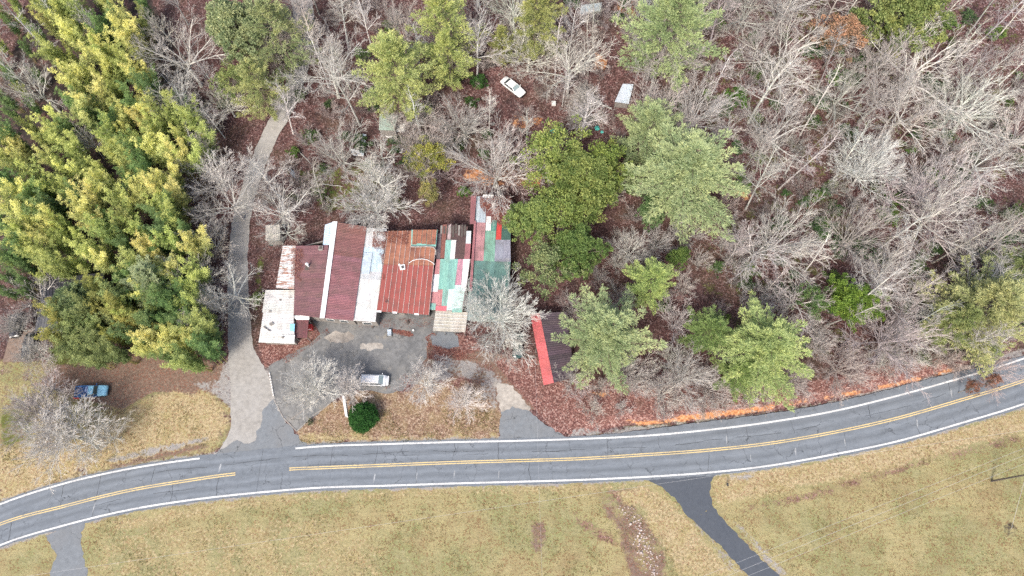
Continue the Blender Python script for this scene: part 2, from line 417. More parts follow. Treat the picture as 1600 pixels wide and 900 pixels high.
def zone(name, polys, soft=1.0, extra=None):
    w = np.zeros(len(gx))
    for P in polys:
        Pw = wpoly(P[0]) if isinstance(P, tuple) else wpoly(P)
        k = P[1] if isinstance(P, tuple) else 1.0
        xs_ = [p[0] for p in Pw]; ys_ = [p[1] for p in Pw]
        m = (gx > min(xs_) - 4) & (gx < max(xs_) + 4) & (gy > min(ys_) - 4) & (gy < max(ys_) + 4)
        v = np.zeros(len(gx)); v[m] = sstep(-soft, soft, sdf(gx[m], gy[m], Pw)) * k
        w = np.maximum(w, v)
    if extra is not None: w = np.maximum(w, extra)
    a = gme.attributes.new(name, 'FLOAT', 'POINT'); a.data.foreach_set('value', w.astype(np.float32))
south = sstep(.6, -.6, gy - (yat(cl, gx)))
zone('w_field', [([(-30, 560), (-30, 800), (180, 745), (330, 712), (362, 690), (368, 640), (340, 612), (260, 600), (120, 560)], .62)], 1.2, south)
zone('w_dry', [([(200, 640), (250, 612), (330, 612), (362, 655), (340, 690), (290, 700), (150, 735), (0, 790), (-10, 700), (130, 690)], .85),
               ([(160, 810), (420, 772), (700, 760), (1010, 752), (1020, 768), (700, 775), (420, 790), (180, 835)], .6),
               ([(1115, 745), (1300, 718), (1610, 640), (1610, 672), (1380, 735), (1120, 790)], .95),
               ([(460, 678), (480, 672), (640, 680), (780, 676), (782, 690), (640, 694), (470, 697)], .7),
               ([(955, 770), (1010, 752), (1060, 790), (1150, 900), (1060, 900), (1000, 800)], .75),
               ([(150, 830), (160, 940), (600, 940), (600, 850), (500, 800)], .45),
               ([(670, 560), (760, 575), (790, 590), (760, 600), (690, 585)], .6)], 1.6)
zone('w_orange', [[(470, 690), (462, 672), (510, 635), (560, 612), (640, 612), (665, 585), (760, 600), (785, 650), (778, 690)]], 1.0)
zone('w_soil', [[(100, 560), (240, 555), (352, 570), (362, 605), (330, 620), (240, 612), (190, 640), (120, 620), (60, 600)],
                [(665, 530), (790, 555), (840, 600), (860, 640), (780, 640), (700, 600), (660, 590)],
                [(488, 500), (550, 505), (560, 530), (430, 570), (455, 545)],
                ([(150, 720), (320, 690), (330, 700), (180, 735)], .7),
                ([(825, 815), (850, 812), (858, 845), (845, 868), (828, 855)], .62),
                ([(-10, 745), (25, 745), (20, 765), (-10, 775)], .8),
                ([(930, 775), (985, 770), (1040, 850), (1050, 920), (990, 920), (955, 820)], .57),
                ([(1095, 800), (1120, 830), (1175, 885), (1190, 900), (1240, 910), (1120, 790)], .35)], .8)
zone('w_red', [[(770, 560), (850, 560), (900, 590), (1000, 600), (1250, 600), (1450, 560), (1530, 560), (1400, 605), (1250, 632), (1100, 655), (985, 662), (900, 683), (868, 676), (800, 600)],
               [(404, 536), (480, 528), (500, 500), (515, 515), (440, 560), (412, 575)],
               ([(1165, 790), (1300, 755), (1400, 720), (1600, 665), (1600, 690), (1400, 745), (1250, 790), (1160, 800)], .47),
               ([(855, 785), (880, 790), (960, 830), (990, 870), (930, 845)], .5),
               ([(940, 762), (1010, 758), (1020, 775), (960, 785)], .62)], 1.0)
zone('w_leaf', [([(680, 520), (735, 522), (760, 545), (720, 560), (670, 560)], .7), ([(355, 400), (365, 590), (352, 560), (340, 480)], .6),
                ([(665, 590), (760, 560), (790, 600), (700, 610)], .5)], .8)
zone('w_clay', [([(978, 655), (1030, 657), (1060, 650), (1064, 657), (1030, 663), (1000, 665), (980, 660)], .8), [(1060, 650), (1120, 643), (1210, 633), (1212, 640), (1150, 648), (1062, 659)],
                ([(1225, 630), (1262, 622), (1262, 630), (1226, 636)], .62), ([(1285, 620), (1345, 608), (1346, 615), (1286, 626)], .66), ([(1370, 603), (1420, 591), (1440, 588), (1440, 597), (1372, 608)], .8), ([(1460, 583), (1495, 570), (1500, 580), (1462, 590)], .7),
                ([(725, 262), (780, 262), (850, 268), (846, 292), (760, 290), (722, 280)], .56), ([(800, 180), (850, 183), (840, 205), (800, 200)], .56),
                ([(930, 75), (950, 95), (940, 120), (925, 110)], .56), ([(880, 600), (905, 610), (960, 612), (940, 622)], .6),
                ([(560, 80), (575, 80), (572, 95), (560, 95)], .56), ([(960, -40), (1010, -40), (1000, 30), (965, 20)], .56), ([(1140, 295), (1180, 300), (1170, 318)], .56)], .5)
_dn = gy - (yat(nl, gx) + np.where((gx > 10) & (gx < 95), 1.4, .45)); _ds = (yat(sl, gx) - .5) - gy
shoulder = .56 * np.exp(-(np.maximum(_dn, 0) / .55) ** 2) * (_dn > -1) + .56 * np.exp(-(np.maximum(_ds, 0) / .5) ** 2) * (_ds > -1)
zone('w_gravel', [([(350, 560), (420, 575), (428, 640), (345, 700), (360, 670), (362, 640), (335, 618), (300, 600), (340, 590)], .6),
                  ([(740, 590), (775, 597), (780, 640), (760, 640)], .5), ([(680, 552), (740, 562), (790, 590), (780, 605), (720, 590), (668, 600)], .55), ([(1140, 742), (1190, 738), (1170, 750), (1135, 752)], .6),
                  ([(230, 700), (330, 680), (328, 688), (240, 712), (180, 722), (150, 722)], .62),
                  ([(1072, 806), (1085, 806), (1185, 920), (1160, 920)], .45), ([(1140, 812), (1150, 812), (1240, 900), (1215, 900)], .5)], .6, np.where((_dn < 3) & (_dn > -1) | (_ds < 3) & (_ds > -1), shoulder, 0))
zone('w_moss', [([(0, 640), (60, 640), (50, 690), (0, 700)], .6), ([(75, 545), (130, 545), (120, 575), (80, 570)], .7), ([(400, 400), (412, 400), (410, 480), (400, 480)], .6),
                ([(440, 270), (600, 250), (640, 330), (500, 330)], .5), ([(1100, 0), (1600, 0), (1600, 560), (1100, 560)], .27), ([(860, 690), (980, 666), (1150, 652), (1330, 622), (1330, 628), (1100, 664), (980, 674)], .7)], .8)
zone('w_dark', [([(745, 80), (800, 75), (800, 100), (760, 108)], .8), ([(1564, 818), (1585, 812), (1592, 828), (1586, 842), (1570, 838)], .56), ([(50, 420), (160, 420), (170, 520), (50, 520)], .8), ([(60, -20), (230, -20), (330, 170), (290, 330), (330, 540), (200, 550), (150, 450), (0, 420), (-30, 200)], .58)], .7)  # shade under the bamboo painted dark; also the puddle and anchor patch
ground = struct(link('ground', gme))

# ------------------------------------------------------------------ roads, drives, lot
def strip(name, A, B, z, mat, uv=True, n=1):
    k = len(A); V = []
    for i in range(k):
        for j in range(n + 1):
            f = j / n; x = A[i][0] * (1 - f) + B[i][0] * f; y = A[i][1] * (1 - f) + B[i][1] * f
            V.append((x, y, (z if not callable(z) else z(x, y))))
    F = [(i * (n + 1) + j, (i + 1) * (n + 1) + j, (i + 1) * (n + 1) + j + 1, i * (n + 1) + j + 1) for i in range(k - 1) for j in range(n)]
    me = mesh_np(name, np.array(V), np.array(F), [mat])
    u = me.uv_layers.new(name='UVMap'); s = 0; S = [0]
    for i in range(1, k): s += math.hypot(A[i][0] - A[i - 1][0], A[i][1] - A[i - 1][1]); S.append(s)
    vi = np.empty(len(me.loops), dtype=np.int32); me.loops.foreach_get('vertex_index', vi)
    uvd = np.stack([np.array(S)[vi // (n + 1)], (vi % (n + 1)) / n], 1).astype(np.float32)
    u.data.foreach_set('uv', uvd.ravel())
    return me
def wob(x, a=.12, s=0): return a * (math.sin(x * 1.3 + s) + .6 * math.sin(x * 3.7 + 2 * s) + .5 * math.sin(x * 8.3 + s))
X = np.linspace(max(nl[0, 0], sl[0, 0]) + 1, min(nl[-1, 0], sl[-1, 0]) - 1, 700)
ns_ = .45 + 1.0 * sstep(10, 35, X) * sstep(95, 70, X)
A = [(x, yat(nl, x) + e + wob(x, .05)) for x, e in zip(X, ns_)]; B = [(x, yat(sl, x) - .5 - wob(x, .06, 3)) for x in X]
road = struct(link('road', strip('road', A, B, .030, 'road_asphalt', n=6)))
def paint(name, line, w, x0, x1, mat, off=0, z=.036):
    X = np.linspace(x0, x1, max(4, int((x1 - x0) / .8))); y = yat(line, X)
    dy = np.gradient(y, X); nrm = np.stack([-dy, np.ones_like(dy)], 1) / np.hypot(dy, 1)[:, None]
    P = np.stack([X, y], 1) + nrm * off
    o = link(name, strip(name, P + nrm * w / 2, P - nrm * w / 2, z, mat), road); return o
xw = lambda px, py: on_plane(px, py)[0]
x0_, x1_ = X[0] + 1, X[-1] - 1
paint('edge_line', nl, .28, x0_, xw(312, 716), 'line_white'); paint('edge_line', nl, .28, xw(462, 700), x1_, 'line_white')
paint('edge_line', sl, .28, x0_, x1_, 'line_white')
for off in (.17, -.17):
    paint('centre_line', cl, .17, x0_, xw(368, 740), 'line_yellow', off); paint('centre_line', cl, .17, xw(452, 733), x1_, 'line_yellow', off)
# cracks across and along the lanes
rr = random.Random(3); mb = MB(); mp = MB()
def crackline(mb, pts, w, z):
    for (a, b) in zip(pts[:-1], pts[1:]):
        d = (Vector(b) - Vector(a)); n = Vector((-d.y, d.x)).normalized() * w * rr.uniform(.5, 1.2) / 2
        mb.face([(a[0] - n.x, a[1] - n.y, z), (b[0] - n.x, b[1] - n.y, z), (b[0] + n.x, b[1] + n.y, z), (a[0] + n.x, a[1] + n.y, z)])
x = -86
while x < 90:
    x += rr.uniform(3.2, 9)
    a, b = rr.choice([(0, .5), (.5, 1), (0, 1), (.04, .35), (.55, .95)])
    yn, ys2 = float(yat(nl, x)) + .2, float(yat(sl, x)) - .2
    pts = []; xx = x
    for k in range(9):
        f = a + (b - a) * k / 8; xx += rr.uniform(-.14, .14); pts.append((xx, yn + (ys2 - yn) * f))
    crackline(mb, pts, rr.choice([.05, .07, .1]), .0335)
    if rr.random() < .28:
        f = rr.choice([.3, .72, .75, .78]); yc = yn + (ys2 - yn) * f; w = rr.uniform(.06, .14)
        q = [(x + rr.uniform(-.1, .1), yc - .9), (x + w, yc - .2), (x + w * 1.6, yc + .5), (x + .02, yc + rr.uniform(.5, 1)), (x - w, yc)]
        mp.face([(p[0], p[1], .0345) for p in q])
for f, x0, x1 in ((.22, -60, -5), (.27, 5, 88), (.47, -35, 30), (.30, -20, 12), (.72, -70, -40)):
    pts = []; xx = x0; ph = rr.uniform(0, 6)
    while xx < x1:
        xx += rr.uniform(.5, 1.1); ff = f + .02 * math.sin(xx * .3 + ph) + rr.uniform(-.012, .012)
        pts.append((xx, float(yat(nl, xx)) * (1 - ff) + float(yat(sl, xx)) * ff))
    for i in range(0, len(pts) - 10, 14): crackline(mb, pts[i:i + rr.randint(6, 12)], .07, .0335)
ck = part('crack', mb, 'crack_filler', road, rel=False); ck['kind'] = 'stuff'
pk = part('pale_tick', mp, 'pale_patch', road, rel=False); pk['kind'] = 'stuff'  # small pale marks beside some of the cross cracks

def flat_poly(name, pts, z, mat, rough=.12, world=False, sub=.8, hgt=None):
    """flat sheet with a worn, uneven rim"""
    W = [Vector(p) for p in (pts if world else [on_plane(*p) for p in pts])]; out = []
    for i in range(len(W)):
        a, b = W[i], W[(i + 1) % len(W)]; n = max(1, int((b - a).length / sub)); t = (b - a); nn = Vector((-t.y, t.x)).normalized()
        for k in range(n):
            p = a + t * k / n; out.append(p + nn * rough * RNG.uniform(-1, 1))
    vs, es, fs, *_ = delaunay_2d_cdt([Vector(p) for p in out], [], [list(range(len(out)))], 1, 1e-4)
    me = bpy.data.meshes.new(name); me.from_pydata([(v.x, v.y, z if hgt is None else hgt(v.x, v.y) + z) for v in vs], [], [tuple(f) for f in fs])
    me.materials.append(MATS[mat]); me.update()
    for p in me.polygons:
        if p.normal.z < 0: p.flip()
    return me
LOT = [(420, 573), (445, 557), (480, 540), (500, 522), (488, 499), (500, 480), (585, 480), (680, 480), (725, 505), (724, 519), (668, 531), (667, 560), (645, 585), (629, 611), (605, 614), (549, 608), (517, 629), (504, 640), (464, 674), (443, 653), (428, 624), (421, 587)]
lot = struct(link('parking_lot', flat_poly('parking_lot', LOT, .012, 'lot_asphalt', .18)))
patch = struct(link('concrete_slab', flat_poly('concrete_slab', [(672, 524), (700, 516), (716, 525), (717, 541), (700, 546), (676, 540)], .022, 'worn_asphalt', .1)))
sandy = struct(link('concrete_patch', flat_poly('concrete_patch', [(505, 527), (520, 518), (548, 520), (553, 530), (535, 536), (512, 533)], .018, 'old_concrete', .25, sub=.5)))
s2 = struct(link('concrete_patch', flat_poly('concrete_patch', [(563, 538), (590, 536), (600, 540), (598, 546), (575, 547), (562, 545)], .018, 'old_concrete', .25, sub=.5)))
# gravel lane going north
LANE = [((322, 716), (478, 700)), ((340, 706), (462, 682)), ((352, 690), (448, 664)), ((360, 668), (440, 648)), ((361, 640), (430, 625)), ((361, 610), (421, 590)), ((358, 580), (412, 572)),
        ((356, 540), (396, 545)), ((356, 500), (391, 500)), ((356, 450), (388, 450)), ((357, 400), (387, 400)), ((362, 350), (390, 350)), ((371, 310), (397, 310)),
        ((388, 260), (414, 260)), ((409, 210), (436, 212)), ((432, 165), (460, 170)), ((450, 120), (478, 125)), ((460, 70), (490, 72)), ((458, 20), (490, 20)), ((450, -30), (484, -30))]
LA = []; LB = []
for i in range(len(LANE) - 1):
    a0, b0 = gp(*LANE[i][0]), gp(*LANE[i][1]); a1, b1 = gp(*LANE[i + 1][0]), gp(*LANE[i + 1][1])
    n = max(2, int((a1 - a0).length / .7))
    for k in range(n):
        t = k / n; w = .12
        pa = a0.lerp(a1, t); pb = b0.lerp(b1, t)
        LA.append((pa.x + RNG.uniform(-w, w), pa.y)); LB.append((pb.x + RNG.uniform(-w, w), pb.y))
lane = struct(link('lane', strip('lane', LA, LB, lambda x, y: float(terrain(x, y)) + .016 + .10 * float(sstep(66, 72, y)) , 'lane_gravel', n=7)))
jp = struct(link('junction_patch', flat_poly('junction_patch', [(426, 624), (436, 640), (447, 658), (462, 676), (480, 697), (410, 705), (330, 713), (350, 701), (370, 688), (388, 692), (398, 688), (406, 668), (412, 645), (420, 628)], .024, 'worn_asphalt', .38, sub=.6)))
d2 = struct(link('driveway', flat_poly('driveway', [(783, 645), (800, 636), (822, 640), (848, 660), (885, 684), (880, 690), (772, 692), (783, 680), (779, 668)], .016, 'worn_asphalt', .22, sub=.5)))
d3 = struct(link('driveway_top', flat_poly('driveway_top', [(772, 597), (793, 598), (812, 614), (830, 640), (822, 645), (802, 648), (785, 650), (778, 625)], .012, 'old_concrete', .28, sub=.5)))
d4 = struct(link('south_drive_apron', flat_poly('south_drive_apron', [(1006, 748), (1033, 761), (1053, 777), (1075, 807), (1094, 808), (1113, 790), (1109, 768), (1112, 750), (1120, 738)], .020, 'new_asphalt', .16, sub=.45)))
d5 = struct(link('south_drive', flat_poly('south_drive', [(1074, 806), (1095, 824), (1130, 857), (1168, 900), (1205, 945), (1262, 945), (1216, 898), (1189, 873), (1158, 842), (1130, 812), (1113, 789), (1094, 807)], .014, 'worn_asphalt', .16, sub=.45)))
mb_ = d5.data.materials; mb_[0] = MATS['new_asphalt']
d6 = struct(link('west_drive', flat_poly('west_drive', [(70, 836), (135, 812), (127, 832), (128, 860), (150, 950), (60, 950), (88, 868)], .014, 'worn_asphalt', .22, sub=.5)))
# rim of the lot: concrete kerbs and white blocks
def kerb(pts, label, w=.16, h=.08, group='kerbs edging the lot'):
    P = [gp(*p) for p in pts]; o = empty('kerb', P[0], label, 'kerb', group)
    for a, b in zip(P[:-1], P[1:]):
        m = MB(); d = (b - a); m.box(((a.x + b.x) / 2, (a.y + b.y) / 2, h / 2), (d.length - .03, w, h + .02), math.atan2(d.y, d.x)); part('kerb_stone', m, 'kerb_concrete', o)
kerb([(443, 653), (450, 660), (457, 667), (464, 674)], 'short concrete kerb on the lot corner facing the road junction')
kerb([(464, 674), (474, 664), (482, 656), (492, 647), (504, 640), (517, 629)], 'concrete kerb between the lot corner and the brown verge')
kerb([(450, 658), (462, 650), (476, 640), (490, 630), (500, 622)], 'pinkish inner kerb parallel to the verge kerb')
kerb([(428, 624), (436, 640), (443, 653)], 'pale kerb on the lot edge beside the dark patch')
for i in range(9):
    p = gp(421.5 + i * .75, 584 + i * 4.2); m = MB(); m.box((0, 0, .09), (.22, .36, .2), .1)
    m.hexa([(-.1, -.17, .19), (.1, -.17, .19), (.1, .17, .19), (-.1, .17, .19)], [(-.07, -.13, .23), (.07, -.13, .23), (.07, .13, .23), (-.07, .13, .23)])
    o = link('white_block', m.mesh('white_block', ['white_block']), None, p); o.rotation_euler.z = RNG.uniform(-.3, .3)
    ordn = ['first', 'second', 'third', 'fourth', 'fifth', 'sixth', 'seventh', 'eighth', 'ninth'][i]
    tag(o, f'white painted edge block on the lot\'s left rim, {ordn} from the top', 'edging block', 'white blocks edging the lot')

# ------------------------------------------------------------------ buildings
def sheet(name, parent, q, mat, color, run='ns', ribs=4, rib_h=.05, seam=False):
    """one ribbed metal sheet; q = world corners NW, NE, SE, SW"""
    NW, NE, SE, SW = [Vector(p) for p in q]
    if run == 'ew': NW, NE, SE, SW = SW, NW, NE, SE       # ribs go west to east
    prof = []
    for k in range(ribs):
        if seam: prof += [(k / ribs, 0), ((k + 1) / ribs - .001, 0)]
        else:
            a = k / ribs; w = 1 / ribs
            prof += [(a, 0), (a + .5 * w, 0), (a + .64 * w, rib_h), (a + .86 * w, rib_h)]
    prof.append((1, 0)); V = []
    for u, h in prof:
        a = NW.lerp(NE, u); b = SW.lerp(SE, u)
        V += [(a.x, a.y, a.z + h), (b.x, b.y, b.z + h), (b.x, b.y, b.z - .07), (a.x, a.y, a.z - .07)]
    n = len(prof); F = []
    for i in range(n - 1):
        o = 4 * i; F += [(o, o + 1, o + 5, o + 4), (o + 1, o + 2, o + 6, o + 5), (o + 3, o, o + 4, o + 7)]
    L = parent.location
    V = np.array(V) - np.array(L)
    me = mesh_np(name, V, np.array(F), [mat])
    o = link(name, me, parent, color=color); return o
def jit(c, a=.06):
    k = 1 + RNG.uniform(-a, a); return tuple(min(1, x * k * (1 + RNG.uniform(-a / 3, a / 3))) for x in c)
def wp(px, py, h): x, y = on_plane(px, py, h); return Vector((x, y, h))
def roof(parent, q, hs, width, mat, color, run='ns', ribs=3, a=.06, name='roof_sheet', seam=False):
    Q = [wp(p[0], p[1], h) for p, h in zip(q, hs)]; NW, NE, SE, SW = Q; out = []
    L = ((NE - NW).length + (SE - SW).length) / 2 if run == 'ns' else ((SW - NW).length + (SE - NE).length) / 2
    n = max(1, round(L / width))
    for i in range(n):
        f0, f1 = i / n, (i + 1) / n; dz = Vector((0, 0, .012 * (i % 2) + RNG.uniform(0, .01)))
        if run == 'ns': c = [NW.lerp(NE, f0), NW.lerp(NE, f1), SW.lerp(SE, f1), SW.lerp(SE, f0)]
        else: c = [NW.lerp(SW, f0), NE.lerp(SE, f0), NE.lerp(SE, f1), NW.lerp(SW, f1)]
        e = RNG.uniform(-.06, .06)
        col = color(i / n) if callable(color) else color
        out.append(sheet(name, parent, [p + dz for p in c], mat, jit(col, a), run, ribs, seam=seam))
    return Q
def walls(parent, Q, inset=.35, drop=.14, mat='wall_block', name='wall'):
    c = sum(Q, Vector()) / 4; b = []; t = []
    for p in Q:
        d = (c - p); d.z = 0; k = p + d.normalized() * inset * 1.4
        b.append((k.x, k.y, float(terrain(k.x, k.y)) - .1)); t.append((k.x, k.y, p.z - drop))
    n = 4
    for i in range(4):          # four wall slabs, butted at the corners
        a0, a1 = Vector(b[i]), Vector(b[(i + 1) % 4]); t0, t1 = Vector(t[i]), Vector(t[(i + 1) % 4])
        d = (a1 - a0); d.z = 0; nn = Vector((-d.y, d.x, 0)).normalized(); inn = (c - a0); inn.z = 0
        if nn.dot(inn) < 0: nn = -nn
        e = d.normalized() * .16
        m = MB(); m.hexa([a0, a1 - e, a1 - e + nn * .15, a0 + nn * .15], [t0, t1 - e, t1 - e + nn * .15, t0 + nn * .15]); part(name, m, mat, parent)
    return b, t
def hslab(mb, q, th, m=0): mb.hexa([(p[0], p[1], p[2] - th) for p in q], [tuple(p) for p in q], m)
def wall_piece(parent, name, p0, p1, z0, z1, mat, out=.06, th=.06):
    """door or window set proud of a south wall between two ground points"""
    a = Vector((p0[0], p0[1], 0)); b = Vector((p1[0], p1[1], 0)); m = MB()
    m.hexa([(a.x, a.y - out, z0), (b.x, b.y - out, z0), (b.x, b.y - out + th, z0), (a.x, a.y - out + th, z0)],
           [(a.x, a.y - out, z1), (b.x, b.y - out, z1), (b.x, b.y - out + th, z1), (a.x, a.y - out + th, z1)])
    return part(name, m, mat, parent)
def south_openings(o, b, spec):
    """b: wall base corners NW NE SE SW; spec: (fraction, width, z0, z1, kind)"""
    SE_, SW_ = Vector(b[2]), Vector(b[3]); d = (SE_ - SW_)
    for f, w, z0, z1, k in spec:
        c = SW_ + d * f; u = d.normalized() * w / 2
        m = MB(); q = [c - u, c + u]; nn = Vector((d.y, -d.x, 0)).normalized()
        for (zz0, zz1, e0, e1, mat_) in ((z0, z1, .0, .05, 'grey_wood'),):
            m.hexa([tuple(q[0].xy + nn.xy * e0) + (z0,), tuple(q[0].xy + nn.xy * e1) + (z0,), tuple(q[1].xy + nn.xy * e1) + (z0,), tuple(q[1].xy + nn.xy * e0) + (z0,)][::-1],
                   [tuple(q[0].xy + nn.xy * e0) + (z1,), tuple(q[0].xy + nn.xy * e1) + (z1,), tuple(q[1].xy + nn.xy * e1) + (z1,), tuple(q[1].xy + nn.xy * e0) + (z1,)][::-1])
        f_ = part('door' if k == 'door' else 'window', m, 'grey_wood' if k == 'door' else 'white_paint', o)
        if k != 'door':
            m = MB(); u2 = u * .88
            q = [c - u2, c + u2]
            m.hexa([tuple(q[0].xy + nn.xy * .052) + (z0 + .08,), tuple(q[0].xy + nn.xy * .06) + (z0 + .08,), tuple(q[1].xy + nn.xy * .06) + (z0 + .08,), tuple(q[1].xy + nn.xy * .052) + (z0 + .08,)][::-1],
                   [tuple(q[0].xy + nn.xy * .052) + (z1 - .08,), tuple(q[0].xy + nn.xy * .06) + (z1 - .08,), tuple(q[1].xy + nn.xy * .06) + (z1 - .08,), tuple(q[1].xy + nn.xy * .052) + (z1 - .08,)][::-1])
            L = o.location; m.v = [(x - L[0], y - L[1], z - L[2]) for x, y, z in m.v]
            link('pane', m.mesh('pane', ['glass']), f_)
        else:
            m = MB(); m.box((c.x + u.x * .7 + nn.x * .09, c.y + u.y * .7 + nn.y * .09, 1.0), (.05, .05, .12))
            L = o.location; m.v = [(x - L[0], y - L[1], z - L[2]) for x, y, z in m.v]
            link('handle', m.mesh('handle', ['rim']), f_)

MAROON = (.27, .125, .135); MAROON_D = (.19, .095, .10)
# 1. maroon gabled building
g0 = gp(510, 460); b1 = empty('maroon_roof_building', (g0.x, g0.y, 0), 'long gabled building with faded maroon metal roof and a broad white ridge cap', 'building')
RH = 5.6
qE = roof(b1, [(524, 347), (573, 354), (552, 501), (503, 497)], [RH, 4.3, 4.3, RH], .92, 'roof_x', lambda f: MAROON if f > .3 else (.24, .11, .10), 'ew', 3, .1)
qW = roof(b1, [(462, 384), (513, 383), (503, 497), (459, 491.5)], [4.5, RH, RH, 4.4], .92, 'roof_x', MAROON_D, 'ew', 3, .1)
qA = roof(b1, [(442, 384), (462, 384), (459.5, 452), (431, 450)], [4.0, 4.44, 4.38, 3.9], .92, 'roof_rust', (.60, .62, .62), 'ew', 4, .06)
qB = roof(b1, [(508, 351), (523, 346), (517, 383), (504.5, 383)], [5.0, 5.66, 5.66, 5.0], 1.1, 'roof_clean', (.50, .62, .72), 'ew', 3)
m = MB(); q = [wp(519.5, 346, RH + .12), wp(527, 346, RH + .12), wp(507, 497, RH + .12), wp(499.6, 497, RH + .12)]; hslab(m, q, .06); part('ridge_cap', m, 'white_paint', b1)
bb, _ = walls(b1, [wp(462, 384, 4.4), wp(571, 356, 4.2), wp(551, 499, 4.2), wp(460, 490, 4.3)], .3, .1)
south_openings(b1, bb, [(.3, 1.0, 0, 2.1, 'door'), (.55, 1.4, .9, 2.0, 'window'), (.8, 1.4, .9, 2.0, 'window')])
m = MB(); a_, c_ = Vector(bb[3]), Vector(bb[2]); ax = wp(503, 497, RH - .1); m.hexa([(a_.x, a_.y, 4.15), (c_.x, c_.y, 4.05), (c_.x, c_.y + .15, 4.05), (a_.x, a_.y + .15, 4.15)],
    [(ax.x - .1, a_.y * .5 + c_.y * .5, 5.4), (ax.x + .1, a_.y * .5 + c_.y * .5, 5.4), (ax.x + .1, a_.y * .5 + c_.y * .5 + .15, 5.4), (ax.x - .1, a_.y * .5 + c_.y * .5 + .15, 5.4)]); part('gable', m, 'grey_wood', b1)
walls(b1, [wp(443, 386, 3.9), wp(460, 386, 4.2), wp(458, 450, 4.2), wp(433, 448, 3.8)], .1, .12)
m = MB(); p = wp(482, 416, 5.05); m.box((p.x, p.y - .1, p.z - .1), (1.1, 1.2, .12)); part('flue_base', m, 'dark_wood', b1)  # dark flat box around the foot of the flue
m = MB(); m.tube((p.x, p.y, p.z - .2), (p.x, p.y, p.z + 1.1), .17, n=10); m.tube((p.x, p.y, p.z + 1.1), (p.x, p.y, p.z + 1.35), .3, .05, n=10); part('flue', m, 'white_sheet', b1)
m = MB(); p = wp(502, 389, 5.3); m.box((p.x, p.y, p.z + .15), (.75, .75, .7)); m.box((p.x, p.y, p.z + .53), (.5, .5, .08), 0, 1); part('chimney', m, ['kerb_concrete', 'dark_wood'], b1)
# 2. white roofed section
g0 = gp(580, 470); b2 = empty('white_roof_building', (g0.x, g0.y, 0), 'narrow building section under a peeling white and pale blue metal roof', 'building')
def whc(f): return (.66, .65, .63) if f > .55 else ((.52, .64, .70) if .2 < f < .45 else (.55, .56, .56))
q2 = roof(b2, [(573, 356), (604.5, 357), (586.5, 503), (552, 501)], [4.1, 3.9, 3.7, 4.0], .8, 'roof_clean', whc, 'ew', 4, .04)
q2b = wp(585, 385, 4.12)
m = MB(); hslab(m, [wp(569, 395, 4.2), wp(582, 395, 4.17), wp(577, 428, 4.17), wp(565, 428, 4.2)], .05); part('blue_sheet', m, 'galvanised', b2)
bb, _ = walls(b2, q2, .3, .15); south_openings(b2, bb, [(.5, 1.6, .9, 2.0, 'window')])
# 3. red standing seam roof
RED = (.31, .085, .07); RUST = (.33, .145, .09)
g0 = gp(635, 440); b3 = empty('red_roof_building', (g0.x, g0.y, 0), 'building under a red standing seam roof whose rear half has turned orange', 'building')
def lerp2(p, q, f): return (p[0] + (q[0] - p[0]) * f, p[1] + (q[1] - p[1]) * f)
NWp, NEp, SEp, SWp = (606.4, 361), (683, 360), (670, 492), (588.4, 486)
ml, mr = lerp2(NWp, SWp, .43), lerp2(NEp, SEp, .43)
hN, hM, hS = 4.6, 4.2, 3.7
q3a = roof(b3, [NWp, NEp, mr, ml], [hN, hN, hM, hM], .93, 'roof_leafy', RUST, 'ns', 1, .12, seam=True)
q3b = roof(b3, [lerp2(NWp, SWp, .42), lerp2(NEp, SEp, .42), SEp, SWp], [hM + .06, hM + .06, hS, hS], .93, 'roof_y', RED, 'ns', 1, .07, seam=True)
n3 = 10
for i in range(n3 + 1):
    f = i / n3; a = wp(*lerp2(NWp, NEp, f), hN); b = wp(*lerp2(ml, mr, f), hM + .07); c = wp(*lerp2(SWp, SEp, f), hS)
    m = MB()
    for s, e in ((a, b), (b, c)):
        w = Vector((.045, 0, 0)); m.hexa([s - w, s + w, e + w, e - w], [s - w * .7 + Vector((0, 0, .1)), s + w * .7 + Vector((0, 0, .1)), e + w * .7 + Vector((0, 0, .1)), e - w * .7 + Vector((0, 0, .1))])
    part('seam', m, 'seam_paint' if 'seam_paint' in MATS else 'stone_pale', b3)
# raised rear dormer with teal edging
m = MB(); hslab(m, [wp(643, 359, 4.82), wp(683.5, 359, 4.82), wp(681, 385, 4.72), wp(642.5, 385, 4.72)], .08); part('teal_underlay', m, 'teal_sheet', b3)
for i in range(5):
    f0, f1 = .05 + i * .185, .05 + (i + 1) * .185 - .012; e = RNG.uniform(-1.5, 1.5)
    L0, R0 = (643, 359), (684, 359); L1, R1 = (642, 381 + e), (682, 381 + e)
    sheet('roof_sheet', b3, [wp(*lerp2(L0, R0, f0), 4.9), wp(*lerp2(L0, R0, f1), 4.9), wp(*lerp2(L1, R1, f1), 4.8), wp(*lerp2(L1, R1, f0), 4.8)], 'roof_leafy', jit(RUST, .15), 'ns', 2, .04)
def pipe_on(parent, name, pts, h, r, mat):
    m = MB(); P = [wp(x, y, h) for x, y in pts]
    for a, b in zip(P[:-1], P[1:]): m.tube(a, b, r, n=5)
    return part(name, m, mat, parent)
pipe_on(b3, 'hose', [(639, 411), (645, 407), (652, 405), (660, 404.5), (668, 406), (674, 409), (679, 413)], 4.5, .055, 'white_paint')
pipe_on(b3, 'teal_edge', [(641, 385), (650, 385.5), (668, 385), (677, 386), (681, 391), (681, 398)], 4.9, .13, 'kerb_concrete')
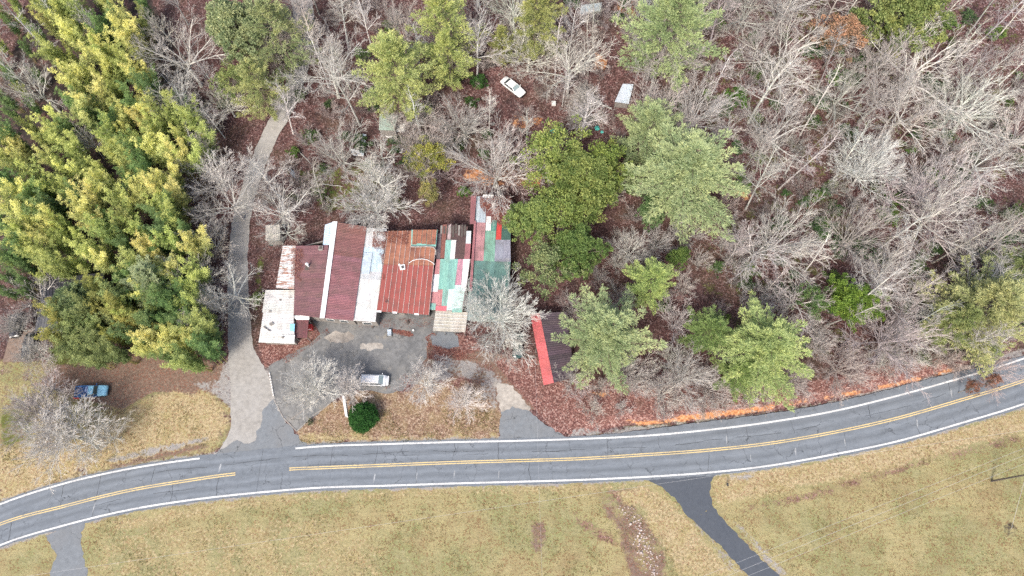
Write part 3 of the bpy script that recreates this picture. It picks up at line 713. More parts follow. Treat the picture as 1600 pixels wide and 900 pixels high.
m = MB(); p = wp(629, 418, 4.2); m.box((p.x, p.y, p.z + .12), (.95, .95, .3), .15); m.box((p.x + .05, p.y - .05, p.z + .32), (.45, .5, .16), .5, 1); m.box((p.x - .6, p.y + .5, p.z + .1), (.3, .35, .15), .3); part('roof_vent', m, ['white_sheet', 'wall_dark'], b3)
m = MB(); p = wp(604.5, 471, 3.85)
for k in range(12):
    a0 = k * math.pi / 6; a1 = a0 + math.pi / 6; m.tube((p.x + .22 * math.cos(a0), p.y + .22 * math.sin(a0), p.z + .1), (p.x + .22 * math.cos(a1), p.y + .22 * math.sin(a1), p.z + .1), .05, n=4)
part('vent_ring', m, 'wall_dark', b3)
for f in (.0, .3, .72):
    a = wp(*lerp2(SWp, SEp, f + .005), hS + .03); b = wp(*lerp2(SWp, SEp, f + .09), hS + .03); m = MB(); m.hexa([a + Vector((0, -.18, -.05)), b + Vector((0, -.18, -.05)), b + Vector((0, .12, -.05)), a + Vector((0, .12, -.05))], [a + Vector((0, -.18, 0)), b + Vector((0, -.18, 0)), b + Vector((0, .12, .03)), a + Vector((0, .12, .03))]); part('eave_trim', m, 'white_paint', b3)
bb, _ = walls(b3, [wp(*NWp, hN), wp(*NEp, hN), wp(*lerp2(NEp, SEp, .97), hS), wp(*lerp2(NWp, SWp, .97), hS)], .35, .15, 'wall_dark')
south_openings(b3, bb, [(.2, 1.2, .8, 2.0, 'window'), (.42, 1.0, 0, 2.1, 'door'), (.65, 1.6, .8, 2.0, 'window'), (.88, 1.0, .8, 2.0, 'window')])
# 4. patchwork roof
TEAL = (.25, .47, .41); TEALD = (.11, .27, .22); PINK = (.56, .27, .27); LILAC = (.55, .28, .35); WHT = (.80, .80, .79); PALE = (.60, .76, .72); HOT = (.70, .19, .22)
BRN = (.12, .075, .07); BRNR = (.26, .11, .09); GBLUE = (.34, .39, .45)
g0 = gp(705, 440); b4 = empty('patchwork_roof_building', (g0.x, g0.y, 0), 'low building roofed with a patchwork of teal, pink and white metal sheets', 'building')
def h4(py): return 3.9 - (py - 350) * .0055
def panel(parent, q, col, hf, lift=0, mat='roof_y', width=.75, ribs=4, a=.05, name='roof_sheet'):
    return roof(parent, q, [hf(p[1]) + lift for p in q], width, mat, col, 'ns', ribs, a, name)
P4 = [([(684, 404.7), (736, 404.7), (723, 487), (670, 484)], (.30, .2, .2), -.06, 'roof_y'),
      ([(682, 405), (688, 405), (686.7, 428.5), (678, 428.5)], PINK, 0, 'roof_clean'),
      ([(688, 404.7), (716, 404.7), (710, 452), (685, 452)], TEAL, 0.01, 'roof_clean'), ([(716, 405), (724, 405), (720, 446), (710.6, 446)], LILAC, 0, 'roof_clean'),
      ([(724, 405), (734.5, 405), (727.8, 455), (720, 455)], WHT, .03, 'roof_clean'), ([(678, 428.7), (686.9, 428.7), (684, 456), (674, 456)], WHT, .02, 'roof_clean'),
      ([(674, 456), (692, 452), (690, 478), (671.6, 474)], PINK, 0, 'roof_clean'), ([(692, 452), (701, 452), (697.8, 478.5), (689.7, 478.5)], TEAL, .0, 'roof_clean'),
      ([(701, 452), (727, 450), (722, 484), (697.8, 485)], PALE, .03, 'roof_clean'), ([(710, 445.5), (720.5, 445.5), (719.5, 453), (709, 453)], PALE, .035, 'roof_clean'),
      ([(671.8, 473.5), (681, 473.5), (680.5, 484), (670.5, 484)], TEAL, .02, 'roof_clean'),
      ([(681, 478), (697.8, 478), (697.5, 486), (680.5, 485)], HOT, .01, 'roof_clean'), ([(707, 482), (723, 482), (722, 488), (706, 488)], TEAL, .05, 'roof_clean'),
      ([(679, 365), (690, 365), (688, 404), (679, 404)], (.20, .16, .17), -.1, 'roof_dark'),
      ([(698, 350), (731, 354), (726.5, 404), (694, 404)], BRN, -.03, 'roof_dark'),
      ([(691.5, 351), (698.3, 350.5), (694.6, 403.5), (688, 403.5)], BRNR, .03, 'roof_y'), ([(696.6, 375), (705.4, 375), (703.2, 405), (694.2, 405)], TEAL, .05, 'roof_clean'),
      ([(705, 375), (713.2, 375), (710.4, 405), (702.8, 405)], (.72, .68, .66), .06, 'roof_clean'), ([(701, 352), (705, 350), (704, 374), (699, 374)], (.55, .45, .45), .04, 'roof_y'),
      ([(729, 361), (736.3, 361), (735.6, 380.5), (727.7, 380.5)], (.62, .68, .70), .05, 'roof_clean'), ([(727.5, 380.5), (736, 380.5), (734, 404.5), (725.4, 404.5)], (.34, .15, .16), .04, 'roof_y'),
      ([(736, 306), (744.5, 306), (741, 350), (734, 350)], (.27, .12, .13), .45, 'roof_y'), ([(741, 345), (744, 345), (737.5, 455), (733, 455)], (.40, .18, .19), .4, 'roof_y')]
for q, c, lf, mt in P4: panel(b4, q, c, h4, lf, mt)
# broken boards along the rear eave
for i in range(9):
    x = 690 + i * 4.6; m = MB(); p = wp(x, 352 + RNG.uniform(-4, 3), h4(350) + .02); q_ = wp(x - .6, 366 + RNG.uniform(-2, 6), h4(366) + .04)
    w = Vector((.17, 0, 0)); m.hexa([p - w, p + w, q_ + w, q_ - w], [p - w + Vector((0, 0, .05)), p + w + Vector((0, 0, .06)), q_ + w + Vector((0, 0, .05)), q_ - w + Vector((0, 0, .05))]); part('board', m, 'dark_wood' if i % 3 else 'grey_wood', b4)
walls(b4, [wp(690, 356, 3.6), wp(733, 358, 3.6), wp(724, 484, 3.0), wp(673, 482, 3.0)], .2, .25, 'wall_dark')
# clear corrugated porch
g0 = gp(703, 503); b5 = empty('porch_canopy', (g0.x, g0.y, 0), 'beige clear corrugated canopy below the teal and pink roof patches', 'canopy')
q5 = roof(b5, [(681, 485), (731, 488), (727, 519), (676.5, 517)], [3.0, 3.0, 2.7, 2.7], .66, 'roof_clean', (.50, .47, .41), 'ns', 3, .05)
for k in range(1, 6):
    f = k / 6; a = wp(*lerp2((681, 485), (676.5, 517), f), 3.09 - .3 * f); b = wp(*lerp2((731, 488), (727, 519), f), 3.09 - .3 * f); m = MB(); m.tube(a, b, .035, n=4); part('batten', m, 'white_sheet', b5)
for f in (.02, .34, .66, .98):
    a = wp(*lerp2((677.3, 516), (726.5, 518), f), 2.62); m = MB(); m.tube((a.x, a.y, 0), (a.x, a.y, 2.62), .06, n=6); part('post', m, 'grey_wood', b5)
# 6. east wing
g0 = gp(770, 400); b6 = empty('east_wing', (g0.x, g0.y, 0), 'rear wing with pink, green and grey-blue sheets and dead leaves on its roof', 'building')
def h6(py): return 4.0 - (py - 305) * .004
P6 = [([(743, 306), (798, 306), (798, 410), (737, 408)], (.17, .13, .13), -.08, 'roof_leafy'),
      ([(744, 307), (760, 307), (758.6, 348), (742.8, 347.5)], (.46, .52, .57), 0, 'roof_clean'), ([(760, 310), (798, 310), (797, 352), (759, 348)], (.20, .085, .08), 0, 'roof_leafy'),
      ([(755, 304), (772, 304.5), (770, 309.5), (754, 308)], WHT, .06, 'roof_clean'), ([(760, 338), (767.4, 338), (767, 360), (758.7, 360)], WHT, .05, 'roof_clean'),
      ([(768, 344), (776.5, 344), (774.6, 361.5), (767, 360.5)], TEALD, .04, 'roof_y'), ([(777, 348), (784.3, 349), (783, 374.5), (774.6, 374)], (.52, .07, .06), .07, 'roof_clean'),
      ([(784, 351), (798, 352), (798, 375), (783, 374.5)], (.07, .14, .12), .03, 'roof_dark'), ([(742, 347.5), (758.7, 348), (755.4, 407.5), (738, 406.5)], (.46, .25, .26), .03, 'roof_y'),
      ([(758.7, 360.5), (774.8, 361), (772.6, 408.5), (755.4, 407.5)], (.22, .40, .32), .04, 'roof_y'), ([(774.6, 374.5), (797.5, 375), (798, 409), (772.5, 408.5)], (.30, .31, .37), .02, 'roof_y'),
      ([(736.5, 407), (798, 409), (794, 470), (731, 466)], (.15, .27, .24), -.03, 'roof_y')]
for q, c, lf, mt in P6: panel(b6, q, c, h6, lf, mt)
for q, hh in (((741, 465, 793, 468), 2.9),):
    panel(b6, [(731, 466), (794, 470), (792, 505), (728, 500)], (.30, .37, .35), h6, -.4, 'roof_y')
walls(b6, [wp(745, 309, 3.8), wp(797, 309, 3.8), wp(792, 500, 3.0), wp(730, 496, 3.0)], .25, .25, 'wall_dark')
# 7. white shed at the lane
g0 = gp(435, 510); b7 = empty('white_shed', (g0.x, g0.y, 0), 'weathered white sheet roofed shed beside the lane with a blue patch', 'shed')
WS = (.60, .585, .56)
roof(b7, [(415, 453), (464, 453), (458.6, 491), (409.5, 488)], [3.4, 3.5, 3.4, 3.2], .95, 'roof_clean', WS, 'ew', 3, .07)
roof(b7, [(411.6, 487.6), (458.8, 491), (460.6, 537), (404, 535)], [3.24, 3.42, 3.2, 3.0], .95, 'roof_clean', (.63, .62, .60), 'ew', 3, .06)
roof(b7, [(440, 523), (461, 523), (459, 536.5), (438, 536.5)], [3.3, 3.36, 3.3, 3.22], .95, 'roof_clean', (.80, .80, .79), 'ew', 2, .02, name='new_sheet')
m = MB(); hslab(m, [wp(453, 506, 3.5), wp(460.5, 506, 3.5), wp(460, 518, 3.47), wp(453, 517, 3.47)], .05); part('blue_patch', m, 'car_lightblue', b7)
pipe_on(b7, 'iron_bar', [(411.6, 510), (422.6, 517.6)], 3.4, .09, 'dark_wood')
for (x, y, s) in ((454, 464, .45), (438, 468, .3), (424, 506, .5), (422, 486, .3), (442, 527, .35)):
    m = MB(); p = wp(x, y, 3.48); pts = [(p.x + s * math.cos(a) * RNG.uniform(.5, 1.1), p.y + s * .8 * math.sin(a) * RNG.uniform(.5, 1.1)) for a in np.linspace(0, 6.28, 9)[:-1]]
    m.hexa([(a, b, p.z - .05) for a, b in pts], [(a, b, p.z) for a, b in pts]); part('leaf_patch', m, 'grey_wood', b7)
walls(b7, [wp(416, 455, 3.3), wp(462, 455, 3.3), wp(458, 533, 3.0), wp(407, 532, 2.9)], .15, .25, 'wall_block')
g0 = gp(471, 513); b8 = empty('porch', (g0.x, g0.y, 0), 'small maroon roofed porch with a white fascia beside the white shed', 'porch')
roof(b8, [(463.5, 499), (482.5, 499), (480, 528), (459, 527.5)], [2.9, 2.9, 2.7, 2.7], .8, 'roof_y', (.22, .085, .095), 'ns', 4, .04)
m = MB(); hslab(m, [wp(456, 493, 3.2), wp(483.5, 493, 3.2), wp(483, 499.5, 3.15), wp(463, 499.5, 3.15)], .1); part('fascia', m, 'white_paint', b8)
for x, y in ((461, 526.5), (479.5, 527), (482, 500.5)):
    a = wp(x, y, 2.6); m = MB(); m.tube((a.x, a.y, 0), (a.x, a.y, 2.6), .07, n=6); part('post', m, 'grey_wood', b8)
# bits in front
def box_thing(name, px, py, size, mats, label, cat, rz=0, lid=None, group=None):
    p = gp(px, py); o = empty(name, p, label, cat, group, rz)
    m = MB(); m.box((0, 0, size[2] / 2), size); link('body', m.mesh('body', [mats[0]]), o)
    m = MB(); m.box((0, 0, size[2] + .03), (size[0] * 1.06, size[1] * 1.06, .06)); link('lid', m.mesh('lid', [mats[-1]]), o)
    return o
o = box_thing('drinks_cooler', 486, 513, (.9, .8, 1.1), ['red_plastic', 'red_plastic'], 'red chest standing at the right side of the small maroon porch', 'cooler')
m = MB(); m.box((0, -.42, .7), (.7, .04, .25)); link('front_panel', m.mesh('front_panel', ['white_sheet']), o)
o = empty('hand_cart', gp(609, 521), 'small dark cart with a blue-grey tray on the lot before the red roof', 'cart', None, .1)
m = MB(); m.box((0, 0, .45), (.7, 1.1, .08)); m.box((0, .52, .55), (.7, .05, .2)); m.box((0, -.52, .55), (.7, .05, .2)); link('tray', m.mesh('tray', ['galvanised']), o)
for x in (-.4, .4):
    for y in (-.4, .4): m = MB(); m.tube((x - .04, y, .18), (x + .04, y, .18), .18, n=10); link('wheel', m.mesh('wheel', ['tyre']), o)
m = MB(); m.tube((-.3, -.5, .45), (-.55, -.75, .95), .03); m.tube((-.3, .1, .45), (-.7, 0, .5), .05); link('handle', m.mesh('handle', ['dark_wood']), o)
for i, (x, y) in enumerate(((638, 505.5), (583, 512), (637, 503), (646, 517))):
    o = empty('bucket', gp(x, y), ['black bucket by the dark wall below the red roof', 'small dark bucket on the lot before the white roof', 'second black bucket touching the dark wall, just behind the other', 'pale lidded tub right of the hand cart'][i], 'bucket', 'buckets before the buildings')
    m = MB(); m.tube((0, 0, 0), (0, 0, .35), .14, .18, 10); link('body', m.mesh('body', ['tyre' if i < 3 else 'kerb_concrete']), o)
    m = MB(); m.tube((0, 0, .35), (0, 0, .37), .19, .19, 10); link('rim', m.mesh('rim', ['dark_wood' if i < 3 else 'white_sheet']), o)

# 8. carport with a red and a dark slope
g0 = gp(860, 550); b9 = empty('carport', (g0.x, g0.y, 0), 'carport with one bright red roof slope and one dark purple slope', 'carport')
qr = roof(b9, [(828.5, 491), (843, 489), (865.3, 598), (849.6, 602)], [2.8, 3.7, 3.7, 2.8], .75, 'roof_faded', (.52, .125, .13), 'ew', 3, .1)
qd = roof(b9, [(843, 489), (886, 487), (897, 590), (865.3, 598)], [3.7, 2.7, 2.7, 3.7], .75, 'roof_dark', (.095, .07, .082), 'ew', 2, .15)
for x, y in ((831, 497), (838, 545), (850.5, 598), (885, 491), (890, 540), (895, 588)):
    a = wp(x, y, 2.6); m = MB(); m.tube((a.x, a.y, 0), (a.x, a.y, 2.72), .08, n=6); part('post', m, 'grey_wood', b9)
m = MB(); a = wp(843, 491, 3.6); b = wp(865, 597, 3.6); m.tube(a, b, .08, n=6); part('ridge_beam', m, 'grey_wood', b9)
# 9. dark house in the bamboo
g0 = gp(110, 475); b10 = empty('dark_house', (g0.x, g0.y, 0), 'house with a dark shingle roof hidden in the bamboo grove', 'house')
DK = (.05, .05, .06)
roof(b10, [(64, 436), (162, 426), (168, 462), (64, 468)], [4.3, 4.3, 5.2, 5.2], 1.0, 'roof_dark', DK, 'ns', 2, .2)
roof(b10, [(64, 468.5), (168, 462.5), (160, 518), (54, 518)], [5.2, 5.2, 3.3, 3.3], 1.0, 'roof_dark', (.06, .063, .075), 'ns', 2, .2)
m = MB(); hslab(m, [wp(62, 517, 3.25), (wp(160, 516, 3.25)), wp(160, 519, 3.2), wp(62, 520, 3.2)], .1); part('gutter', m, 'white_paint', b10)
walls(b10, [wp(66, 440, 3.2), wp(160, 430, 3.2), wp(156, 513, 3.0), wp(60, 514, 3.0)], .4, .1, 'wall_dark')
m = MB(); p = wp(74.5, 480.5, 4.8); m.tube(p, p + Vector((0, 0, .7)), .2, n=10); m.tube(p + Vector((0, 0, .7)), p + Vector((0, 0, .9)), .3, .05, n=10); part('flue', m, 'white_sheet', b10)
m = MB(); m.box((0, 0, .06), (4.2, 6.0, .12)); o = link('wood_deck', m.mesh('wood_deck', ['brown_slab']), None, gp(30, 540)); tag(o, 'brown slab beside the black car at the left edge', 'slab')

# sheds and junk in the woods
def shed(name, q, hs, color, label, mat='roof_clean', run='ns', cat='shed', wallm='grey_wood'):
    zc = float(gp(*lerp2(q[0], q[2], .5)).z); g = gp(*lerp2(q[0], q[2], .5)); o = empty(name, g, label, cat)
    roof(o, q, [zc + h for h in hs], .7, mat, color, run, 2, .04)
    Q = [wp(p[0], p[1], zc + h) for p, h in zip(q, hs)]; walls(o, Q, .12, .1, wallm); return o
shed('silver_shed', [(973, 131), (990, 131.5), (982.5, 162), (960.5, 159)], [1.7, 1.6, 1.1, 1.2], (.56, .63, .70), 'small shed with a shiny silver roof near the pale pines')
shed('cream_shed', [(415, 352), (437, 351), (438, 375), (415, 376)], [2.7, 2.7, 2.3, 2.3], (.50, .47, .42), 'small square shed with a cream roof under bare branches by the lane')
shed('green_shed', [(593, 178), (622, 180), (616, 204), (592, 203)], [2.3, 2.3, 2.0, 2.0], (.34, .42, .36), 'faded grey-green shed roof below the tall yellow-green pine')
shed('top_shed', [(908, 8), (941, 4), (938, 17), (906, 22)], [2.3, 2.3, 2.0, 2.0], (.45, .50, .50), 'grey-green metal roof at the top edge above the big bare tree')
def junk(label, cat, pieces, name='scrap_sheets', group=None):
    g = gp(pieces[0][0][0][0], pieces[0][0][0][1]); o = empty(name, g, label, cat, group)
    for pts, h, mat, nm in pieces:
        m = MB(); Q = [gp(x, y, h) for x, y in pts]; hslab(m, Q, .08); part(nm, m, mat, o)
junk('collapsed white trailer shell with a notch, left of the bright green shrub', 'trailer wreck', [([(546, 232), (566, 236), (568, 244), (552, 243)], .7, 'white_sheet', 'panel'), ([(566, 209), (572, 210), (568, 244), (563, 238)], .9, 'galvanised', 'panel'),
      ([(553, 238), (558, 239), (557.5, 241.5), (553, 240.5)], .75, 'dark_wood', 'hatch')], 'trailer_wreck')
junk('torn white sheets beside the grey-green shed roof', 'scrap sheets', [([(620, 197), (634, 190), (632, 208), (616, 204)], .8, 'white_sheet', 'panel'), ([(614, 203), (622, 202), (622, 206), (613, 205)], .9, 'galvanised', 'panel')])
junk('ragged white sheet lying below the grey-green shed', 'scrap sheets', [([(600, 211), (620, 213), (621, 220), (612, 219)], .6, 'white_sheet', 'panel')])
junk('white and black appliance shell left of the olive tree', 'appliance', [([(618, 233), (630, 232), (628, 239), (619, 238)], .9, 'white_sheet', 'panel'), ([(619, 228), (626, 229), (625, 233), (620, 232)], 1.0, 'galvanised', 'panel'), ([(621, 230), (625, 230), (625, 233), (621, 233)], 1.05, 'dark_wood', 'opening')], 'appliance_shell')
junk('white sheet under the grey-green roof at the top edge', 'scrap sheet', [([(909, 22), (922, 20), (917, 34), (907, 34)], .8, 'white_sheet', 'panel')])
junk('small tan sheet lying above the pinkish bare tree', 'scrap sheet', [([(765, 192), (773, 191), (772, 196), (767, 196)], .3, 'kerb_concrete', 'panel')])
for (x, y, rz, lb) in ((456, 270, -.95, 'upper blue-grey metal trestle lying by the lane'), (462, 276, -.95, 'lower blue-grey metal trestle right beside the first')):
    o = empty('trestle', gp(x, y), lb, 'trestle', 'metal trestles', rz)
    for s in (-.22, .22): m = MB(); m.box((0, s, .35), (2.4, .16, .1)); link('rail', m.mesh('rail', ['galvanised']), o)
    for s in (-1, 1): m = MB(); m.box((s, 0, .15), (.08, .5, .3)); link('leg', m.mesh('leg', ['galvanised']), o)
box_thing('crate', 865, 163, (.8, .8, .5), ['white_sheet', 'white_sheet'], 'white square crate under the bare tree left of the silver shed', 'crate')
box_thing('yellow_tub', 901, 171, (.55, .6, .5), ['yellow_plastic', 'yellow_plastic'], 'yellow-green tub right of the white crate', 'tub')
box_thing('small_crate', 912, 193, (.8, .4, .3), ['white_sheet', 'white_sheet'], 'pale flat crate between the two teal tarps', 'crate')
box_thing('grey_tub', 878, 198, (.5, .6, .5), ['kerb_concrete', 'kerb_concrete'], 'grey tub between the round teal tarp and the flat crate', 'tub')
def heap(px, py, r, mat, label, s=0, name='tarp_heap'):
    p = gp(px, py); g = np.random.default_rng(s); n = 14; V = [(0, 0, .7 * r)]; F = []
    for k in range(3):
        for i in range(n):
            a = 2 * math.pi * i / n; rr_ = r * (k + 1) / 3 * g.uniform(.75, 1.2); V.append((rr_ * math.cos(a), rr_ * math.sin(a), r * (.55 * (1 - (k + 1) / 3) + g.uniform(0, .16)) if k < 2 else -.1))
    for i in range(n): F.append((0, 1 + i, 1 + (i + 1) % n))
    for k in range(2):
        for i in range(n): F.append((1 + k * n + i, 1 + (k + 1) * n + i, 1 + (k + 1) * n + (i + 1) % n)); F.append((1 + k * n + i, 1 + (k + 1) * n + (i + 1) % n, 1 + k * n + (i + 1) % n))
    me = mesh_np(name, np.array(V), np.array(F), [mat]); return tag(link(name, me, None, p), label, 'tarp')
heap(864, 204, .7, 'tarp_teal', 'round crumpled teal tarp left of the branches of the spreading bare tree', 1)
heap(933, 200, .6, 'tarp_teal', 'crumpled teal tarp under the spreading bare tree, right of the flat crate', 2)
heap(941, 206, .4, 'tarp_teal', 'small teal scrap, rightmost of the teal tarps', 3)
heap(424, 381, .5, 'car_green', 'small dark tarp below the cream roofed shed', 4)

# roadside sign seen from above
o = empty('roadside_sign', gp(540, 636), 'long white roadside sign board seen edge-on beside the round evergreen', 'sign', None)
a = gp(536.5, 619); b = gp(541.2, 650); a = Vector(on_plane(536.5, 619, 2.4)); b = Vector(on_plane(541.2, 650, 2.4)); d = b - a; an = math.atan2(d.y, d.x); c = (a + b) / 2
o.location = (c.x, c.y, 0); o.rotation_euler.z = an
m = MB(); m.box((0, 0, 1.75), (d.length, .30, 1.3)); link('board', m.mesh('board', ['white_sheet']), o)
m = MB(); m.box((0, 0, 2.42), (d.length + .1, .40, .05)); link('cap', m.mesh('cap', ['white_paint']), o)
for s in (-.4, .4): m = MB(); m.box((d.length * s, 0, .56), (.12, .12, 1.12)); link('post', m.mesh('post', ['grey_wood']), o)
m = MB(); m.box((-d.length / 2 - .2, 0, 2.2), (.3, .3, .5)); link('post_cap', m.mesh('post_cap', ['kerb_concrete']), o)
# mailbox
o = empty('mailbox', gp(1134, 758), 'dark mailbox on a post beside the mouth of the black driveway', 'mailbox')
m = MB(); m.box((0, 0, .5), (.1, .1, 1.0)); link('post', m.mesh('post', ['grey_wood']), o)
m = MB(); m.box((0, 0, 1.1), (.25, .5, .2)); m.tube((0, -.25, 1.2), (0, .25, 1.2), .125, n=10); link('box', m.mesh('box', ['car_black']), o)

# ------------------------------------------------------------------ vehicles
def loft(stations, mats, fm=None):
    """stations: list of (x, [(y,z)...]) half sections from sill to centre, mirrored"""
    V = []; n = len(stations[0][1]); F = []; fmi = []
    for x, sec in stations:
        for y, z in sec: V.append((x, y, z))
        for y, z in sec[::-1]: V.append((x, -y, z))
    w = 2 * n
    for i in range(len(stations) - 1):
        for k in range(w):
            F.append((i * w + k, i * w + (k + 1) % w, (i + 1) * w + (k + 1) % w, (i + 1) * w + k))
    me = bpy.data.meshes.new('body')
    F += [tuple(range(w))[::-1], tuple((len(stations) - 1) * w + k for k in range(w))]
    me.from_pydata(V, [], F)
    for m in mats: me.materials.append(MATS[m])
    me.update(); me.polygons.foreach_set('use_smooth', [len(p.vertices) == 4 for p in me.polygons])
    return me
def vehicle(name, loc, rz, label, L, W, hood, trunk, roofz, belt, paint, cab, wsm='windshield_glass', group=None, pickup=False, hoodpaint=None):
    """front is +x. cab = (x_back_base, x_back_roof, x_front_roof, x_front_base)"""
    o = empty(name, loc, label, 'pickup truck' if pickup else ('van' if roofz > 1.6 else 'car'), group, rz); w = W / 2
    def sec(k, zt, zb=.28): return [(w * k * .90, zb), (w * k, zb + .18), (w * k, zt * .72), (w * k * .95, zt * .93), (w * k * .78, zt), (0, zt + .02)]
    xb, xf = -L / 2, L / 2
    if not pickup:
        st = [(xb, sec(.80, trunk * .8, .42)), (xb + .10, sec(.93, trunk * .97, .3)), (cab[0], sec(1, trunk)), (cab[0] * .5 + cab[3] * .5, sec(1, belt)), (cab[3], sec(1, belt)),
              (cab[3] + .35, sec(.99, hood)), (xf - .55, sec(.96, hood * .95)), (xf - .2, sec(.88, hood * .86, .3)), (xf, sec(.70, hood * .66, .4))]
        link('body', loft(st, [paint]), o)
    else:
        st = [(cab[0] - .05, sec(1, belt)), (cab[3], sec(1, belt))]; link('body', loft(st, [paint]), o)
        st = [(cab[3] + .02, sec(1, belt)), (cab[3] + .3, sec(.99, hood)), (xf - .5, sec(.97, hood * .96)), (xf - .1, sec(.92, hood * .9, .35)), (xf, sec(.85, hood * .7, .4))]
        link('hood', loft(st, [hoodpaint or paint]), o)
        m = MB(); x0, x1 = xb, cab[0] - .1
        m.box(((x0 + x1) / 2, 0, .6), (x1 - x0, W - .1, .1)); 
        for s in (-1, 1): m.box(((x0 + x1) / 2, s * (w - .06), .85), (x1 - x0, .1, .45))
        m.box((x0 + .04, 0, .85), (.08, W - .24, .45)); link('cargo_bed', m.mesh('cargo_bed', [paint]), o)
    # roof and pillars
    x0, x1, x2, x3 = cab; r = .80
    m = MB(); y = w * r
    m.hexa([(x1, -y, roofz - .07), (x2, -y * .97, roofz - .07), (x2, y * .97, roofz - .07), (x1, y, roofz - .07)], [(x1 + .06, -y + .1, roofz), (x2 - .08, -y * .97 + .1, roofz), (x2 - .08, y * .97 - .1, roofz), (x1 + .06, y - .1, roofz)])
    link('roof', m.mesh('roof', [paint if not pickup else (hoodpaint or paint)]), o)
    bt = belt - .02; wb = w * .94
    def quad(nm, q, mat, th=.03):
        a = Vector(q[1]) - Vector(q[0]); b = Vector(q[3]) - Vector(q[0]); nn = a.cross(b).normalized() * th
        m = MB(); m.hexa([Vector(p) - nn for p in q], [Vector(p) for p in q]); return link(nm, m.mesh(nm, [mat]), o)
    quad('windshield', [(x3, -wb * .92, bt), (x3, wb * .92, bt), (x2 - .02, y * .9, roofz - .05), (x2 - .02, -y * .9, roofz - .05)], wsm)
    quad('rear_window', [(x0, wb * .92, bt), (x0, -wb * .92, bt), (x1 + .02, -y * .9, roofz - .05), (x1 + .02, y * .9, roofz - .05)], 'glass')
    xm = (x1 + x2) / 2
    for s in (-1, 1):
        for a0, a1, c0, c1 in ((x0 + .12, xm - .04, x1 + .04, xm - .04), (xm + .04, x3 - .16, xm + .04, x2 - .06)):
            q = [(a0, s * wb, bt), (a1, s * wb, bt), (c1, s * (y + .01), roofz - .07), (c0, s * (y + .01), roofz - .07)]
            quad('side_window', q if s < 0 else q[::-1], 'glass')
        for q in ([(x3, s * wb * .93), (x2, s * y * .93)], [(x0, s * wb * .93), (x1, s * y * .93)], [(xm, s * (wb + .01)), (xm, s * (y + .02))]):
            m = MB(); m.tube((q[0][0], q[0][1], bt - .02), (q[1][0], q[1][1], roofz - .05), .04, n=5); link('pillar', m.mesh('pillar', [paint]), o)
        m = MB(); m.box((x3 - .25, s * (w + .1), belt + .05), (.12, .22, .16)); link('mirror', m.mesh('mirror', [paint]), o)
        m = MB(); m.box((xf - .12, s * w * .66, hood * .72), (.18, .32, .16)); link('headlight', m.mesh('headlight', ['lamp_lens']), o)
        m = MB(); m.box((xb + .05, s * w * .72, trunk * .75 if not pickup else .8), (.1, .25, .2)); link('tail_light', m.mesh('tail_light', ['red_lens']), o)
        for xx in (xf - .85, xb + .85):
            m = MB(); m.tube((xx, s * (w - .22), .33), (xx, s * (w - .01), .33), .33, n=18); wh = link('wheel', m.mesh('wheel', ['tyre']), o)
            m = MB(); m.tube((xx, s * (w - .02), .33), (xx, s * (w + .005), .33), .2, n=12); link('rim', m.mesh('rim', ['rim']), wh)
    m = MB(); m.box((xf - .02, 0, .42), (.16, W * .78, .2)); link('front_bumper', m.mesh('front_bumper', ['tyre']), o)
    m = MB(); m.box((xb + .0, 0, .45), (.14, W * .8, .2)); link('rear_bumper', m.mesh('rear_bumper', ['tyre']), o)
    return o
def heading(p, q):
    a, b = gp(*p), gp(*q); return math.atan2(b.y - a.y, b.x - a.x)
v = vehicle('minivan', gp(586.5, 595.5), heading((560, 593), (612, 594.5)), 'silver-white minivan with roof rails parked alone on the asphalt lot', 5.0, 1.93, .98, 1.15, 1.72, 1.08, 'car_silver', (-2.35, -2.13, .9, 1.6))
for s in (-.62, .62): m = MB(); m.tube((-1.9, s, 1.77), (.7, s, 1.77), .025, n=5); link('roof_rail', m.mesh('roof_rail', ['wall_dark']), v)
v = vehicle('white_sedan', gp(801.5, 139), heading((785, 122), (817, 152)), 'white sedan parked nose down-right in the woods below the dark puddle', 5.6, 2.0, .95, 1.0, 1.42, 1.0, 'car_white', (-1.9, -1.25, .45, 1.25))
m = MB(); m.tube((.50, .35, 1.28), (1.15, -.35, 1.02), .02, n=4); link('wiper', m.mesh('wiper', ['tyre']), v)
vehicle('black_car', gp(50, 541), R(-93), 'glossy black car beside the brown slab at the left edge', 4.6, 1.9, .98, 1.0, 1.5, 1.03, 'car_black', (-2.0, -1.4, .4, 1.15), 'glass')
vehicle('black_car', gp(28, 510), R(-80), 'black car almost hidden by branches up-left of the brown slab', 4.5, 1.85, .98, 1.0, 1.5, 1.03, 'car_black', (-2.0, -1.4, .4, 1.15), 'glass')
vehicle('green_car', gp(809, 541), R(88), 'dark green car under the pale bare tree left of the carport', 4.7, 1.85, .95, 1.0, 1.45, 1.0, 'car_green', (-1.9, -1.3, .4, 1.15), 'glass')
v = vehicle('old_pickup', gp(147, 612.5), heading((120, 614), (170, 611)), 'old blue pickup with a pale blue hood and tarps piled in its bed', 5.4, 1.95, 1.05, 1.05, 1.6, 1.1, 'car_blue', (-.35, -.2, .75, 1.2), 'glass', None, True, 'car_lightblue')
def on_bed(px, py, z, r, mat, label, s):
    p = gp(px, py); o = heap(px, py, r, mat, label, s); o.location = (p.x, p.y, z); return o
on_bed(127.5, 610.5, .7, .8, 'tarp_blue', 'dark blue tarp heaped at the rear of the old pickup', 5)
on_bed(136, 611.5, .72, .75, 'tarp_blue', 'second dark blue tarp heaped mid bed of the old pickup', 6)
on_bed(143.5, 610.5, .95, .8, 'tarp_pale', 'pale lilac-blue tarp heaped behind the cab of the old pickup', 7)
